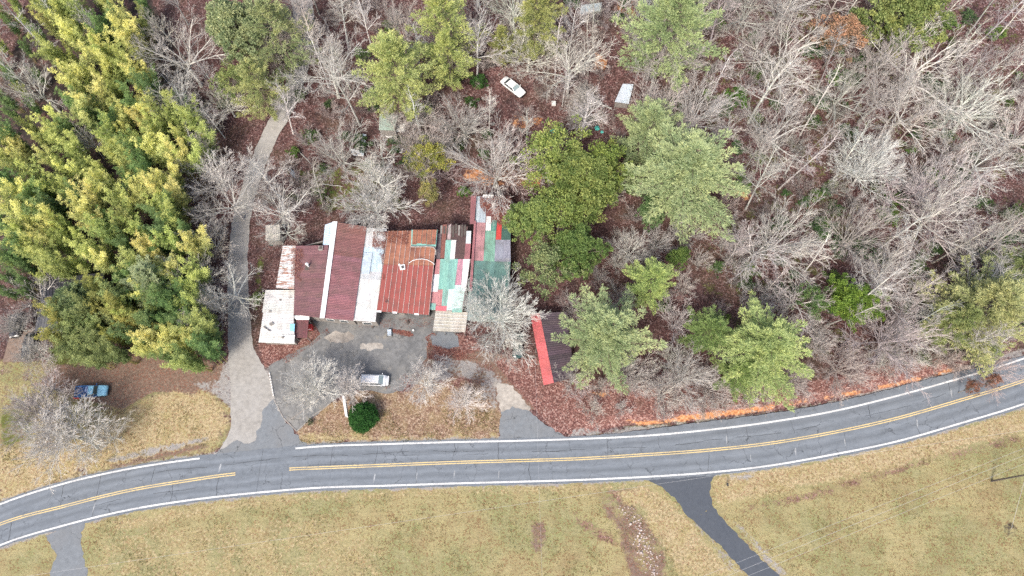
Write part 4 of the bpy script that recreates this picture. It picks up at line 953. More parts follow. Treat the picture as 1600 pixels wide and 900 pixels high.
p = gp(121, 621.5); m = MB(); m.box((0, 0, .2), (1.0, .4, .35)); m.box((.1, 0, .42), (.5, .3, .1)); o = link('fuel_can', m.mesh('fuel_can', ['red_plastic']), None, p); tag(o, 'red can on the ground behind the old blue pickup', 'can')
a, b = gp(129, 622), gp(152, 619); m = MB(); d = b - a; m.box((0, 0, .12), (d.length, .22, .16)); m.box((0, 0, .21), (d.length * .98, .1, .03)); o = link('white_plank', m.mesh('white_plank', ['white_sheet']), None, (a + b) / 2); o.rotation_euler.z = math.atan2(d.y, d.x); tag(o, 'long white plank lying along the lower side of the old blue pickup', 'plank')

# ------------------------------------------------------------------ utility pole and wires
pb = gp(1549, 752); o = empty('utility_pole', pb, 'leaning dark wooden utility pole at the right edge of the field', 'utility pole')
pt = wp(1618, 739, 10.2); m = MB(); m.tube((0, 0, -.3), pt - pb, .17, .11, n=10); link('pole', m.mesh('pole', ['dark_wood']), o)
m = MB(); c = (pt - pb) * .97; m.box((c.x, c.y, c.z), (.12, 2.2, .12)); link('crossarm', m.mesh('crossarm', ['grey_wood']), o)
for s in (-1, -.35, .35, 1): m = MB(); m.tube((c.x, c.y + s, c.z + .06), (c.x, c.y + s, c.z + .25), .05, n=6); link('insulator', m.mesh('insulator', ['white_sheet']), o)
def wire(name, a, b, sag, r, label, group='overhead wires', n=40, anchor=False):
    m = MB(); P = []
    for i in range(n + 1):
        t = i / n; q = a.lerp(b, t); q.z -= sag * 4 * t * (1 - t); P.append(q)
    for p, q in zip(P[:-1], P[1:]): m.tube(p, q, r, n=4)
    return tag(link(name, m.mesh(name, ['cable'])), label, 'wire', group)
wire('overhead_wire', wp(1720, 655, 9), wp(-60, 915, 8), .6, .014, 'single overhead wire crossing the whole field just south of the road')
wire('overhead_wire', wp(1760, 637, 9), wp(950, 960, 8.5), .4, .016, 'uppermost of the three slanting wires over the black driveway')
wire('overhead_wire', wp(1760, 647, 9), wp(980, 964, 8.5), .4, .018, 'middle one of the three slanting wires over the black driveway')
wire('overhead_wire', wp(1760, 660, 9), wp(990, 973, 8.5), .4, .016, 'lowest of the three slanting wires over the black driveway')
wire('service_wire', wp(836, 560, 4), wp(848, 930, 7), .3, .011, 'thin wire running straight across the road below the carport')
wire('guy_wire', gp(1580, 827), pb + (pt - pb) * .8, 0, .02, 'guy wire from the brown patch up to the utility pole', 'guy', 4)

# ------------------------------------------------------------------ stones of the drain
g = np.random.default_rng(11); V = []; F = []; k = 0
seg = [(978, 795, 14), (998, 822, 16), (1005, 848, 18), (1018, 880, 15), (1024, 905, 16)]
rocks = 0
while rocks < 210:
    t = g.uniform(0, len(seg) - 1.001); i = int(t); f = t - i
    cx = seg[i][0] * (1 - f) + seg[i + 1][0] * f; cy = seg[i][1] * (1 - f) + seg[i + 1][1] * f; ww = seg[i][2]
    p = gp(cx + g.normal(0, ww * .45), cy + g.normal(0, 6)); s = abs(g.normal(.07, .06)) + .045
    a = g.uniform(0, 6.28); base = []
    for q in range(5):
        an = a + q * 1.257; rr_ = s * g.uniform(.7, 1.2); base.append((p.x + rr_ * math.cos(an), p.y + rr_ * math.sin(an)))
    o_ = len(V)
    V += [(x, y, p.z - .03) for x, y in base] + [(p.x + (x - p.x) * .65, p.y + (y - p.y) * .65, p.z + s * g.uniform(.4, .9)) for x, y in base]
    for q in range(5): F.append((o_ + q, o_ + (q + 1) % 5, o_ + 5 + (q + 1) % 5)); F.append((o_ + q, o_ + 5 + (q + 1) % 5, o_ + 5 + q))
    F.append((o_ + 5, o_ + 6, o_ + 7)); F.append((o_ + 5, o_ + 7, o_ + 8)); F.append((o_ + 5, o_ + 8, o_ + 9)); rocks += 1
o = tag(link('drain_stones', mesh_np('drain_stones', np.array(V), np.array(F), ['stone_pale'])), 'pale loose stones filling the drain left of the black driveway', 'stones'); o['kind'] = 'stuff'

# ------------------------------------------------------------------ vegetation meshes
class Wood:
    """collects tapering prisms as arrays; level 0 = trunk, others crown"""
    def __init__(s): s.p0 = []; s.p1 = []; s.r0 = []; s.r1 = []; s.t = []
    def seg(s, a, b, ra, rb, t=0.0): s.p0.append(a); s.p1.append(b); s.r0.append(ra); s.r1.append(rb); s.t.append(t)
    def arrays(s, sides):
        p0 = np.array(s.p0, float); p1 = np.array(s.p1, float); r0 = np.array(s.r0); r1 = np.array(s.r1)
        d = p1 - p0; d /= np.linalg.norm(d, axis=1)[:, None] + 1e-9
        ref = np.where(np.abs(d[:, 2:3]) < .9, np.array([[0, 0, 1.0]]), np.array([[1.0, 0, 0]]))
        a = np.cross(d, ref); a /= np.linalg.norm(a, axis=1)[:, None]; b = np.cross(d, a)
        n = len(p0); V = np.zeros((n, 2 * sides, 3))
        for k in range(sides):
            c, s_ = math.cos(2 * math.pi * k / sides), math.sin(2 * math.pi * k / sides)
            o = a * c + b * s_
            V[:, k] = p0 + o * r0[:, None]; V[:, sides + k] = p1 + o * r1[:, None]
        base = (np.arange(n) * 2 * sides)[:, None]
        F = np.concatenate([base + np.array([[k, (k + 1) % sides, sides + (k + 1) % sides, sides + k]]) for k in range(sides)])
        return V.reshape(-1, 3), F
def unit(v): return v / (math.sqrt(v[0] * v[0] + v[1] * v[1] + v[2] * v[2]) + 1e-9)
def rot_about(d, ax, an):
    return d * math.cos(an) + np.cross(ax, d) * math.sin(an) + ax * (ax @ d) * (1 - math.cos(an))
def branch(g, W, p, d, L, r, lvl, maxl, spec, tips=None):
    nseg, nchild, ang, ratio, wig, trop = spec[lvl]
    step = L / nseg; pos = [p]; dirs = [d]; rad = [r]
    for i in range(nseg):
        d = unit(d + g.normal(0, wig, 3) + np.array([0, 0, trop])); q = p + d * step; r2 = max(r * (1 - .72 * (i + 1) / nseg), .016)
        W.seg(p, q, rad[-1], r2, lvl / 4); p = q; pos.append(p); dirs.append(d); rad.append(r2)
    if tips is not None and lvl >= maxl - 1: tips.append((p, d))
    if lvl >= maxl: return
    az = g.uniform(0, 6.28)
    for k in range(nchild):
        t = (.22 + .78 * (k + g.uniform(.2, .9)) / nchild) * nseg; i = min(int(t), nseg - 1); f = t - i
        q = pos[i] * (1 - f) + pos[i + 1] * f; dd = dirs[i + 1]; az += 2.4 + g.uniform(-.5, .5)
        a = np.cross(dd, np.array([.3, .2, 1.0])); a = unit(a); a = rot_about(a, dd, az)
        cd = unit(rot_about(dd, a, ang * g.uniform(.7, 1.25)))
        if cd[2] < -.25: cd[2] *= .3; cd = unit(cd)
        branch(g, W, q, cd, L * ratio * g.uniform(.7, 1.25) * (1 - .35 * t / nseg), rad[i] * (1 - f) * .55 + rad[i + 1] * f * .55, lvl + 1, maxl, spec, tips)
def bare_tree(seed, H, style):
    """returns (trunk mesh, crown mesh); unit-scale metres"""
    g = np.random.default_rng(seed); T = Wood(); K = Wood()
    z = np.array([0, 0, 1.0])
    if style == 'spread':
        trunk_h = H * .34; nl_ = 10; r0 = H * .018; limbL = H * .50
        spec = {1: (6, 8, .68, .50, .11, .03), 2: (4, 5, .60, .50, .12, .03), 3: (2, 5, .55, .60, .13, .02), 4: (1, 0, .6, .5, .15, 0)}
    elif style == 'dense':
        trunk_h = H * .30; nl_ = 16; r0 = H * .017; limbL = H * .52
        spec = {1: (5, 8, .50, .48, .05, .03), 2: (3, 5, .48, .54, .08, .02), 3: (2, 4, .45, .60, .10, .02), 4: (1, 0, .5, .5, .1, 0)}
    elif style == 'bushy':
        trunk_h = H * .32; nl_ = 22; r0 = H * .018; limbL = H * .50
        spec = {1: (5, 10, .50, .50, .05, .03), 2: (3, 6, .48, .55, .08, .02), 3: (2, 4, .45, .60, .10, .02), 4: (1, 0, .5, .5, .1, 0)}
    elif style == 'forest':
        trunk_h = H * .62; nl_ = 10; r0 = H * .0105; limbL = H * .26
        spec = {1: (4, 7, .55, .52, .08, .05), 2: (3, 5, .55, .52, .10, .03), 3: (2, 4, .5, .6, .12, .02), 4: (1, 0, .6, .5, .1, 0)}
    elif style == 'pole':
        trunk_h = H * .80; nl_ = 13; r0 = H * .0085; limbL = H * .16
        spec = {1: (3, 7, .6, .52, .10, .03), 2: (2, 5, .6, .5, .14, .02), 3: (1, 0, .6, .5, .2, 0), 4: (1, 0, .6, .5, .2, 0)}
    else:      # brush: many thin stems from the ground
        trunk_h = .3; nl_ = 16; r0 = .05; limbL = H * .9
        spec = {1: (5, 7, .42, .45, .07, .04), 2: (3, 5, .45, .5, .1, .03), 3: (1, 2, .5, .6, .12, .02), 4: (1, 0, .5, .5, .2, 0)}
    p = np.zeros(3); d = unit(np.array([g.normal(0, .05), g.normal(0, .05), 1])); n = 6; P = [p]; D = [d]; rr_ = [r0 * 1.35]
    for i in range(n):
        d = unit(d + g.normal(0, .035 if style in ('forest', 'pole') else .07, 3) * np.array([1, 1, .2])); q = p + d * trunk_h / n; r2 = r0 * (1 - .35 * (i + 1) / n)
        T.seg(p, q, rr_[-1], r2); p = q; P.append(p); D.append(d); rr_.append(r2)
    maxl = 3 if style == 'pole' else 4
    az = g.uniform(0, 6.28)
    for k in range(nl_):
        az += 2.4 + g.uniform(-.35, .35)
        if style == 'spread': t = n * g.uniform(.62, 1); el = g.uniform(.25, 1.15); L = limbL * (1.05 - .25 * el)
        elif style in ('dense', 'bushy'): t = n * g.uniform(.4, 1); el = g.uniform(.35, 1.35); L = limbL * (1 - .1 * el)
        elif style == 'brush': t = n * .5; el = g.uniform(.55, 1.4); L = limbL * g.uniform(.5, 1)
        elif style == 'forest': t = n * (.55 + .45 * k / nl_); el = .45 + .9 * k / nl_; L = limbL * g.uniform(.7, 1.15)
        else: t = n * (.40 + .60 * k / nl_); el = g.uniform(.3, .9); L = limbL * (1.2 - .5 * k / nl_) * g.uniform(.7, 1.1)
        i = min(int(t), n - 1); f = t - i; q = P[i] * (1 - f) + P[i + 1] * f
        cd = unit(np.array([math.cos(az) * math.cos(el), math.sin(az) * math.cos(el), math.sin(el)]))
        lr = r0 * (.46 if style == 'spread' else .42 if style != 'brush' else .6) * (1.0 if style != 'pole' else .7)
        branch(g, K, q, cd, L, lr, 1, maxl, spec)
    if style in ('forest', 'pole'): branch(g, K, P[-1], D[-1], H * (.36 if style == 'forest' else .2), rr_[-1], 1, maxl, spec)
    V, F = T.arrays(8); tm = mesh_np('trunk', V, F, ['bark'], smooth=True)
    V, F = K.arrays(3); cm = mesh_np('crown', V, F, ['bark'], tone=np.tile(np.array(K.t), 3))
    return tm, cm
def leaves(g, P, size, up=.5, aspect=.55, dirs=None, spread=.8):
    """rhombus leaf clumps at points P"""
    n = len(P); d = g.normal(0, 1, (n, 3))
    if dirs is not None: d = dirs + d * spread
    d[:, 2] += up * 0; d /= np.linalg.norm(d, axis=1)[:, None]
    nrm = g.normal(0, .6, (n, 3)) + np.array([0, 0, 1.0]) * up * 2; s = np.cross(nrm, d); s /= np.linalg.norm(s, axis=1)[:, None] + 1e-9
    sz = (size * g.uniform(.6, 1.35, n))[:, None]
    V = np.stack([P, P + d * sz * .55 + s * sz * aspect / 2, P + d * sz, P + d * sz * .55 - s * sz * aspect / 2], 1).reshape(-1, 3)
    F = np.arange(4 * n).reshape(n, 4); return V, F
def pine(seed, H, Rr, nper=5, dens=1.0):
    g = np.random.default_rng(seed); T = Wood(); B = Wood(); LP = []; LD = []; LT = []
    p = np.zeros(3)
    for i in range(8):
        q = np.array([g.normal(0, .05), g.normal(0, .05), H * (i + 1) / 8]); T.seg(p, q, H * .012 * (1 - i / 8.6), H * .012 * (1 - (i + 1) / 8.6)); p = q
    z0 = H * .22; zz = z0; az = 0
    while zz < H * .97:
        f = (zz - z0) / (H - z0); L0 = Rr * (1 - f ** 1.5) * (.75 + .5 * min(1, f * 4)) * 1.0 + .5
        for k in range(nper):
            az += 6.283 / nper + g.uniform(-.35, .35); L = L0 * g.uniform(.5, 1.25); el = -.05 + .75 * f ** 1.4 + g.uniform(-.1, .12)
            d = np.array([math.cos(az) * math.cos(el), math.sin(az) * math.cos(el), math.sin(el)]); a = np.array([0, 0, zz]); n = 4; side = np.array([-math.sin(az), math.cos(az), 0])
            tw = g.uniform(.45, 1.35)
            for i in range(n):
                d = unit(d + np.array([0, 0, .06])); b = a + d * L / n; B.seg(a, b, .05 * (1 - i / n) + .012, .05 * (1 - (i + 1) / n) + .01)
                for j in range(4):
                    t = (i + (j + .5) / 4) / n
                    if t < .25: continue
                    for s_ in (-1, 1):
                        w = L * .26 * (1.15 - t) * g.uniform(.4, 1.3) + .22; o = a + (b - a) * ((j + .5) / 4)
                        dd = unit(d * 1.0 + side * s_ * .85 + np.array([0, 0, .12]))
                        m = max(2, int(w / .17 * dens)); ts = g.uniform(.12, 1.0, m)
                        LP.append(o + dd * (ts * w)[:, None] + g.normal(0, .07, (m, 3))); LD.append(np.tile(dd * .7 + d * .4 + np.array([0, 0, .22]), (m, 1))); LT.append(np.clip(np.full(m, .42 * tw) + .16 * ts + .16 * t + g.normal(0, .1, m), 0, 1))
                a = b
            m = int(10 * dens); LP.append(a + g.normal(0, .22, (m, 3))); LD.append(np.tile(d + np.array([0, 0, .4]), (m, 1))); LT.append(np.clip(g.normal(.6, .12, m), 0, 1))
        zz += H * .044 * g.uniform(.8, 1.25) * (1.15 - .4 * f)
    P = np.concatenate(LP); D = np.concatenate(LD); t = np.concatenate(LT)
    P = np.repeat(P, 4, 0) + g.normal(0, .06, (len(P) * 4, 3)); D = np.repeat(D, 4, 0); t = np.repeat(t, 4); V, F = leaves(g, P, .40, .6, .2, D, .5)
    V1, F1 = T.arrays(8); tm = mesh_np('trunk', V1, F1, ['bark'], smooth=True)
    V2, F2 = B.arrays(3)
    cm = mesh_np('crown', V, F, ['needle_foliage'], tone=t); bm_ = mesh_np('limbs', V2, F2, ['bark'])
    return tm, cm, bm_
def broadleaf(seed, H, Rr, puffs=150, per=130, size=.30, flat=.75, open_=0.0, low=.3, pf=.17, rj=(.5, 1.06)):
    g = np.random.default_rng(seed); T = Wood(); B = Wood(); P = []; t = []; D = []
    p = np.zeros(3)
    for i in range(5):
        q = np.array([g.normal(0, .12), g.normal(0, .12), H * .55 * (i + 1) / 5]); T.seg(p, q, H * .018 * (1 - i / 7), H * .018 * (1 - (i + 1) / 7)); p = q
    lob = [(g.uniform(0, 6.28), g.uniform(.1, .3)) for _ in range(5)]
    for k in range(puffs):
        az = g.uniform(0, 6.283); cz = g.uniform(-.35, 1); s = math.sqrt(1 - cz * cz) if cz > 0 else 1
        rad = Rr * (1 + sum(a * math.cos((i + 1) * az + ph) for i, (ph, a) in enumerate(lob)) * (.75 if rj[0] < .7 else .12)) * g.uniform(*rj) * (1 if g.random() > .15 else .5)
        c = np.array([math.cos(az) * s * rad, math.sin(az) * s * rad, H * (low + (1 - low) * .5) + cz * H * (1 - low) * .5 * flat + g.normal(0, .2)])
        pr = g.uniform(.5, 1.3) * Rr * pf; m = int(per * g.uniform(.5, 1.3)); q = g.normal(0, 1, (m, 3)); q /= np.linalg.norm(q, axis=1)[:, None]; q *= (g.uniform(.3, 1, m) ** .5)[:, None]
        q[:, 2] *= .6; P.append(c + q * pr); D.append(q + np.array([0, 0, .4])); t.append(np.clip(g.normal(g.uniform(.15, .8), .14, m), 0, 1))
        a = np.array([0, 0, H * g.uniform(low * .8, .55)]); mid = a * .5 + c * .5 + g.normal(0, .25, 3) - np.array([0, 0, .2]); B.seg(a, mid, .06, .035); B.seg(mid, c, .035, .012)
    P = np.concatenate(P); D = np.concatenate(D); t = np.concatenate(t); V, F = leaves(g, P, size, .5, .6, D, .6)
    V1, F1 = T.arrays(8); tm = mesh_np('trunk', V1, F1, ['bark'], smooth=True); V2, F2 = B.arrays(3)
    return tm, mesh_np('crown', V, F, ['broad_foliage'], tone=t), mesh_np('limbs', V2, F2, ['bark'])
def bamboo(seed, H, nc=9):
    g = np.random.default_rng(seed); K = Wood(); P = []; D = []; t = []
    for c in range(nc):
        az = g.uniform(0, 6.283); b0 = np.array([math.cos(az), math.sin(az), 0]) * g.uniform(0, .8); h = H * g.uniform(.72, 1.05); lean = g.uniform(.05, .2) * h; ph = g.uniform(0, 6.28)
        ld = np.array([math.cos(az + g.normal(0, .5)), math.sin(az + g.normal(0, .5)), 0]); a = b0; n = 8; tn = g.uniform(.35, .75)
        for i in range(n):
            f = (i + 1) / n; b = b0 + np.array([0, 0, h * (f - .10 * f ** 5)]) + ld * lean * f ** 2.4
            K.seg(a, b, .045 * (1 - i / n) + .006, .045 * (1 - f) + .006)
            if f > .28:
                for w in range(5):
                    wa = ph + w * 2.4 + i; L = (1.30 * (1.12 - f) / .7 if f > .42 else .9) * g.uniform(.5, 1.1) + .16; wd = unit(np.array([math.cos(wa), math.sin(wa), .75])); o = a + (b - a) * g.uniform(0, 1)
                    m = int(36 * L) + 8; ts = g.uniform(.1, 1, m); droop = -(ts ** 2) * .35 * L
                    q = o + wd * (ts * L)[:, None]; q[:, 2] += droop; q += g.normal(0, .10, (m, 3)); P.append(q); D.append(np.tile(wd + np.array([0, 0, -.15]), (m, 1)))
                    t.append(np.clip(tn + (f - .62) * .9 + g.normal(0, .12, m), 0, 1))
            a = b
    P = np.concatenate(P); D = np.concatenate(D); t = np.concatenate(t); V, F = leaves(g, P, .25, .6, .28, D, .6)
    V1, F1 = K.arrays(4)
    return mesh_np('culms', V1, F1, ['bark']), mesh_np('foliage', V, F, ['bamboo_foliage'], tone=t)

BT = {}
for st, n_, hh in (('spread', 5, 17), ('dense', 4, 12), ('bushy', 2, 12), ('forest', 6, 20), ('pole', 4, 18), ('brush', 4, 4.5)):
    BT[st] = [(bare_tree(100 * len(BT) + k, hh, st), hh) for k in range(n_)]
PN = [(pine(200 + k, 20, 5.6, 6, 1.0), 20) for k in range(3)]
PNs = [(pine(220 + k, 20, 5.2, 4, .8), 20) for k in range(2)]
BL = [(broadleaf(300 + k, 12, 4.8, puffs=300, per=110, size=.27, flat=.9, low=.18, pf=.12), 12) for k in range(3)]
SPARSE = [(broadleaf(330 + k, 12, 4.4, puffs=95, per=70, size=.28), 12) for k in range(2)]
SH = [(broadleaf(350 + k, 3, 1.8, puffs=34, per=60, size=.22, low=.05), 3) for k in range(3)]
HOLLY = (broadleaf(380, 4.2, 2.9, puffs=420, per=110, size=.16, low=.02, flat=.95, rj=(.84, 1.0), pf=.14), 4.2)
BM = [(bamboo(400 + k, 12), 12) for k in range(6)]

# ------------------------------------------------------------------ placing them
LAND = [  # landmarks for the labels: photo point, words
 ((800, 137), 'the white sedan'), ((975, 147), 'the silver shed roof'), ((605, 190), 'the green shed roof'), ((558, 238), 'the white trailer wreck'), ((426, 364), 'the cream shed roof'),
 ((460, 273), 'the blue-grey trestles'), ((770, 95), 'the dark puddle'), ((1319, 55), 'the orange-leaved tree'), ((1480, 80), 'the broad white oak'), ((1200, 365), 'the white-limbed oak'), ((1405, 430), 'the horizontal-limbed oak'),
 ((1195, 545), 'the big roadside pine'), ((1555, 470), 'the right-edge pine'), ((1075, 270), 'the big pale pine'), ((1020, 190), 'the upper pale pine'), ((880, 330), 'the olive evergreens'), ((1330, 475), 'the round green cedar'),
 ((1150, 158), 'the dark green shrub'), ((940, 515), 'the carport pine'), ((610, 110), 'the yellow-green pine'), ((1382, 235), 'the silvery dense tree'), ((700, 45), 'the top yellow-green pine'), ((385, 70), 'the grey-green lane pine'),
 ((110, 475), 'the dark house'), ((925, 12), 'the top-edge metal roof'), ((590, 320), 'the maroon roof top'), ((670, 255), 'the olive sparse tree'), ((1425, 20), 'the top-edge olive evergreen'),
 ((240, 470), 'the big yellow bamboo'), ((100, 640), 'the blue pickup'), ((430, 110), 'the lane bend'), ((120, 210), 'the broken white tree'), ((260, 60), 'the pale tree in the bamboo'), ((1530, 600), 'the rusty leaves over the road'), ((1000, 385), 'the small white tree')]
ORD = ['', 'second ', 'third ', 'fourth ', 'fifth ', 'sixth ', 'seventh ', 'eighth ', 'ninth ', 'tenth ', 'eleventh ', 'twelfth ', 'thirteenth ', 'fourteenth ', 'fifteenth ', 'sixteenth ', 'seventeenth ', 'eighteenth ', 'nineteenth ', 'twentieth ']
PEND = {}
def side_words(dx, dy):
    if abs(dx) > 2 * abs(dy): return 'right of' if dx > 0 else 'left of'
    if abs(dy) > 2 * abs(dx): return 'above' if dy < 0 else 'below'
    return ('up' if dy < 0 else 'down') + ('-right of' if dx > 0 else '-left of')
def register(o, px, py, desc):
    ds = [((px - a) ** 2 + (py - b) ** 2, i) for i, ((a, b), w) in enumerate(LAND)]; d2_, i = min(ds); (a, b), w = LAND[i]
    PEND.setdefault((desc, side_words(px - a, py - b), w), []).append((d2_, o))
def finish_labels():
    for (desc, sd, w), lst in PEND.items():
        lst.sort(key=lambda q: q[0])
        for k, (d_, o) in enumerate(lst):
            if len(lst) == 1: o['label'] = f'{desc} {sd} {w}'
            else: o['label'] = f'{desc} {sd} {w}, {ORD[k] if k < 20 else str(k + 1) + "th "}nearest to it'
def place(name, kind, H, px, py, color, label, cat, group=None, f=.72, rz=None, flat=1.0, bark=(.40, .375, .34), base=False, wide=1.0, lean=.03, desc=None, seed=None):
    """kind = (meshes, native height); px,py = crown centre in the photo (or foot if base)"""
    meshes, h0 = kind; g = gp(px, py) if base else None
    if g is None:
        q = gp(px, py, H * f); g = Vector((q.x, q.y, float(terrain(q.x, q.y))))
    s = H / h0; o = empty(name, (g.x, g.y, g.z - .05), label or '', cat, group, RNG.uniform(0, 6.28) if rz is None else rz)
    o.rotation_euler.x = RNG.normal(0, lean); o.rotation_euler.y = RNG.normal(0, lean); o.scale = (s * wide, s * wide, s * flat)
    for me in meshes:
        c = link(me.name.split('.')[0], me, o); c.color = tuple(jit(bark, .08) if me.materials[0].name == 'bark' else color) + (1,)
        if c.name.split('.')[0] in ('culms', 'limbs'): c['kind'] = 'stuff'
    if not label: register(o, *(project(g.x, g.y, g.z + H * f)), desc)
    return o
WHITE = (.66, .65, .62); TAN = (.52, .505, .47); PINKB = (.48, .43, .415); GREYB = (.40, .39, .375); GREENB = (.42, .44, .38)
def rk(k): return BT[k][int(RNG.integers(len(BT[k])))]
BG = 'bare broadleaf trees'
# distinct bare trees: style, height, crown px, py, bark, wide, label
big = [
 ('bushy', 12, 78, 672, WHITE, 1.3, 'sprawling bare oak over the left verge, its limbs reaching the blue pickup'),
 ('bushy', 11, 42, 640, TAN, 1.2, 'bare tree on the left verge between the view edge and the sprawling oak'),
 ('spread', 10, 112, 690, WHITE, 1.2, 'pale limbed tree growing through the sprawling oak, just below and left of the blue pickup'),
 ('bushy', 8, 40, 548, TAN, 1.0, 'bare tree reaching over the black car and the brown slab'),
 ('bushy', 7, 12, 505, GREYB, 1.0, 'small grey bare tree at the left edge above the brown slab'),
 ('spread', 9, 60, 600, PINKB, 1.15, 'pinkish bare tree at the left edge under the black cars'),
 ('dense', 8, 158, 678, TAN, 1.1, 'low grey bare tree right of the sprawling oak on the verge'),
 ('bushy', 11, 480, 598, (.78, .77, .73), 1.02, 'bare pale tree over the left half of the parking lot'),
 ('bushy', 8, 543, 600, (.80, .79, .75), .95, 'bare pale tree between the minivan tail and the round evergreen'),
 ('bushy', 10, 657, 588, (.78, .77, .73), .92, 'bare pale tree leaning over the right end of the parking lot'),
 ('bushy', 8.5, 724, 622, (.80, .79, .75), .9, 'small bare tree on the brown verge beside the second driveway'),
 ('bushy', 14, 783, 480, (.76, .77, .75), 1.18, 'very dense silvery bare tree covering the patchwork roof corner'),
 ('dense', 8.5, 788, 528, TAN, 1.2, 'lower pinkish bare tree over the dark green car'),
 ('bushy', 13, 578, 305, WHITE, 1.2, 'bare tree behind the maroon roof with branches over its rear edge'),
 ('spread', 15, 345, 300, TAN, 1.05, 'large bare tree left of the lane above the bamboo corner'),
 ('spread', 14, 345, 440, WHITE, .85, 'bare tree leaning across the lane beside the white shed'),
 ('spread', 12, 335, 470, TAN, .7, 'smaller bare tree by the lane under the leaning one'),
 ('spread', 15, 415, 310, WHITE, 1.0, 'bare tree with long pale trunks over the cream shed'),
 ('forest', 18, 400, 255, WHITE, 1.0, 'tall double pale trunk tree right of the lane curve'),
 ('spread', 9, 440, 350, TAN, 1.0, 'spreading bare tree whose branches reach over the rusty roof'),
 ('brush', 11, 795, 245, (.52, .42, .40), 1.0, 'pinkish many-stemmed bare tree behind the rear wing'),
 ('spread', 20, 895, 75, WHITE, 1.05, 'big white bare tree right of the white sedan'),
 ('spread', 17, 1035, 85, TAN, 1.0, 'wide bare tree above the silver shed, touching the pale pines'),
 ('spread', 8, 915, 165, (.46, .44, .40), 1.5, 'low spreading bare tree beside the silver shed over the teal tarps'),
 ('dense', 10, 988, 385, (.62, .62, .60), .95, 'small white tree right of the olive evergreens'),
 ('dense', 7, 897, 475, PINKB, 1.0, 'small pinkish bare tree above the dark carport slope'),
 ('dense', 7, 895, 590, TAN, 1.0, 'small bare tree at the lower end of the carport'),
 ('dense', 11, 1068, 585, TAN, 1.2, 'bare tree leaning right above the clay bank, beside the roadside pine'),
 ('dense', 9, 985, 585, TAN, 1.0, 'bare tree between the carport pine and the leaning one'),
 ('dense', 9, 1040, 610, TAN, .9, 'small bare tree leaning over the red leaf bank'),
 ('spread', 18, 1200, 365, WHITE, .85, 'white-limbed oak in the middle of the right-hand woods'),
 ('spread', 16, 1410, 430, WHITE, 1.15, 'oak with long horizontal white limbs above the round green cedar'),
 ('spread', 22, 1480, 75, WHITE, 1.15, 'broad white oak filling the upper right corner'),
 ('spread', 19, 1560, 140, WHITE, 1.0, 'white oak at the right edge below the broad corner oak'),
 ('spread', 18, 1440, 150, WHITE, .95, 'white oak just below the broad corner oak'),
 ('bushy', 17, 1382, 235, (.80, .80, .78), .9, 'brightest silvery dense tree of the right-hand woods'),
 ('spread', 19, 1490, 320, WHITE, 1.0, 'pale oak at right with limbs pointing up-right'),
 ('spread', 18, 1570, 360, TAN, .9, 'pale oak at the right edge above the right-edge pine'),
 ('forest', 22, 1215, 110, WHITE, 1.2, 'tall pale tree leaning up-right of the dark green shrub'),
 ('spread', 20, 262, 55, TAN, 1.0, 'tall pale tree standing in the upper bamboo'),
 ('spread', 17, 250, 120, WHITE, .8, 'pale tree below the tall one in the upper bamboo'),
 ('spread', 12, 122, 208, (.58, .56, .52), .65, 'broken white tree in the middle of the bamboo'),
 ('spread', 15, 38, 120, TAN, .9, 'grey bare tree at the left edge of the bamboo'),
 ('spread', 12, 30, 455, TAN, .9, 'bare tree left of the dark house'),
 ('spread', 20, 500, 75, WHITE, .9, 'white bare tree between the lane bend and the yellow-green pine'),
 ('forest', 21, 535, 120, TAN, 1.0, 'tall bare tree just left of the yellow-green pine'),
 ('dense', 11, 1330, 565, (.47, .40, .37), 1.0, 'fan-shaped pinkish tree below the round green cedar'),
 ('dense', 9, 1250, 590, PINKB, 1.0, 'pinkish bare tree right of the roadside pine on the bank'),
 ('dense', 8, 1400, 560, TAN, 1.0, 'bare tree near the orange clay of the bank'),
 ('spread', 9, 1450, 530, WHITE, 1.0, 'pale crooked tree left of the right-edge pine'),
 ('dense', 9, 1570, 570, (.5, .42, .40), 1.1, 'bare tree hanging over the road at the right edge'),
 ('dense', 8, 1290, 540, TAN, 1.0, 'grey bare tree between the roadside pine and the round cedar'),
 ('forest', 19, 740, 50, WHITE, 1.1, 'tall white trunk beside the top yellow-green pine'),
 ('dense', 9, 1120, 600, PINKB, 1.0, 'pinkish bare tree at the foot of the roadside pine'),
 ('spread', 12, 640, 170, PINKB, 1.0, 'pinkish bare tree right of the green shed roof'),
 ('spread', 12, 700, 180, PINKB, .9, 'pinkish bare tree below the top yellow-green pine'),
]
for i, (st, H, px, py, col, wd, lb) in enumerate(big):
    place('bare_tree', BT[st][i % len(BT[st])], H, px, py, col, lb, 'tree', BG, f=.72, bark=col, wide=wd)
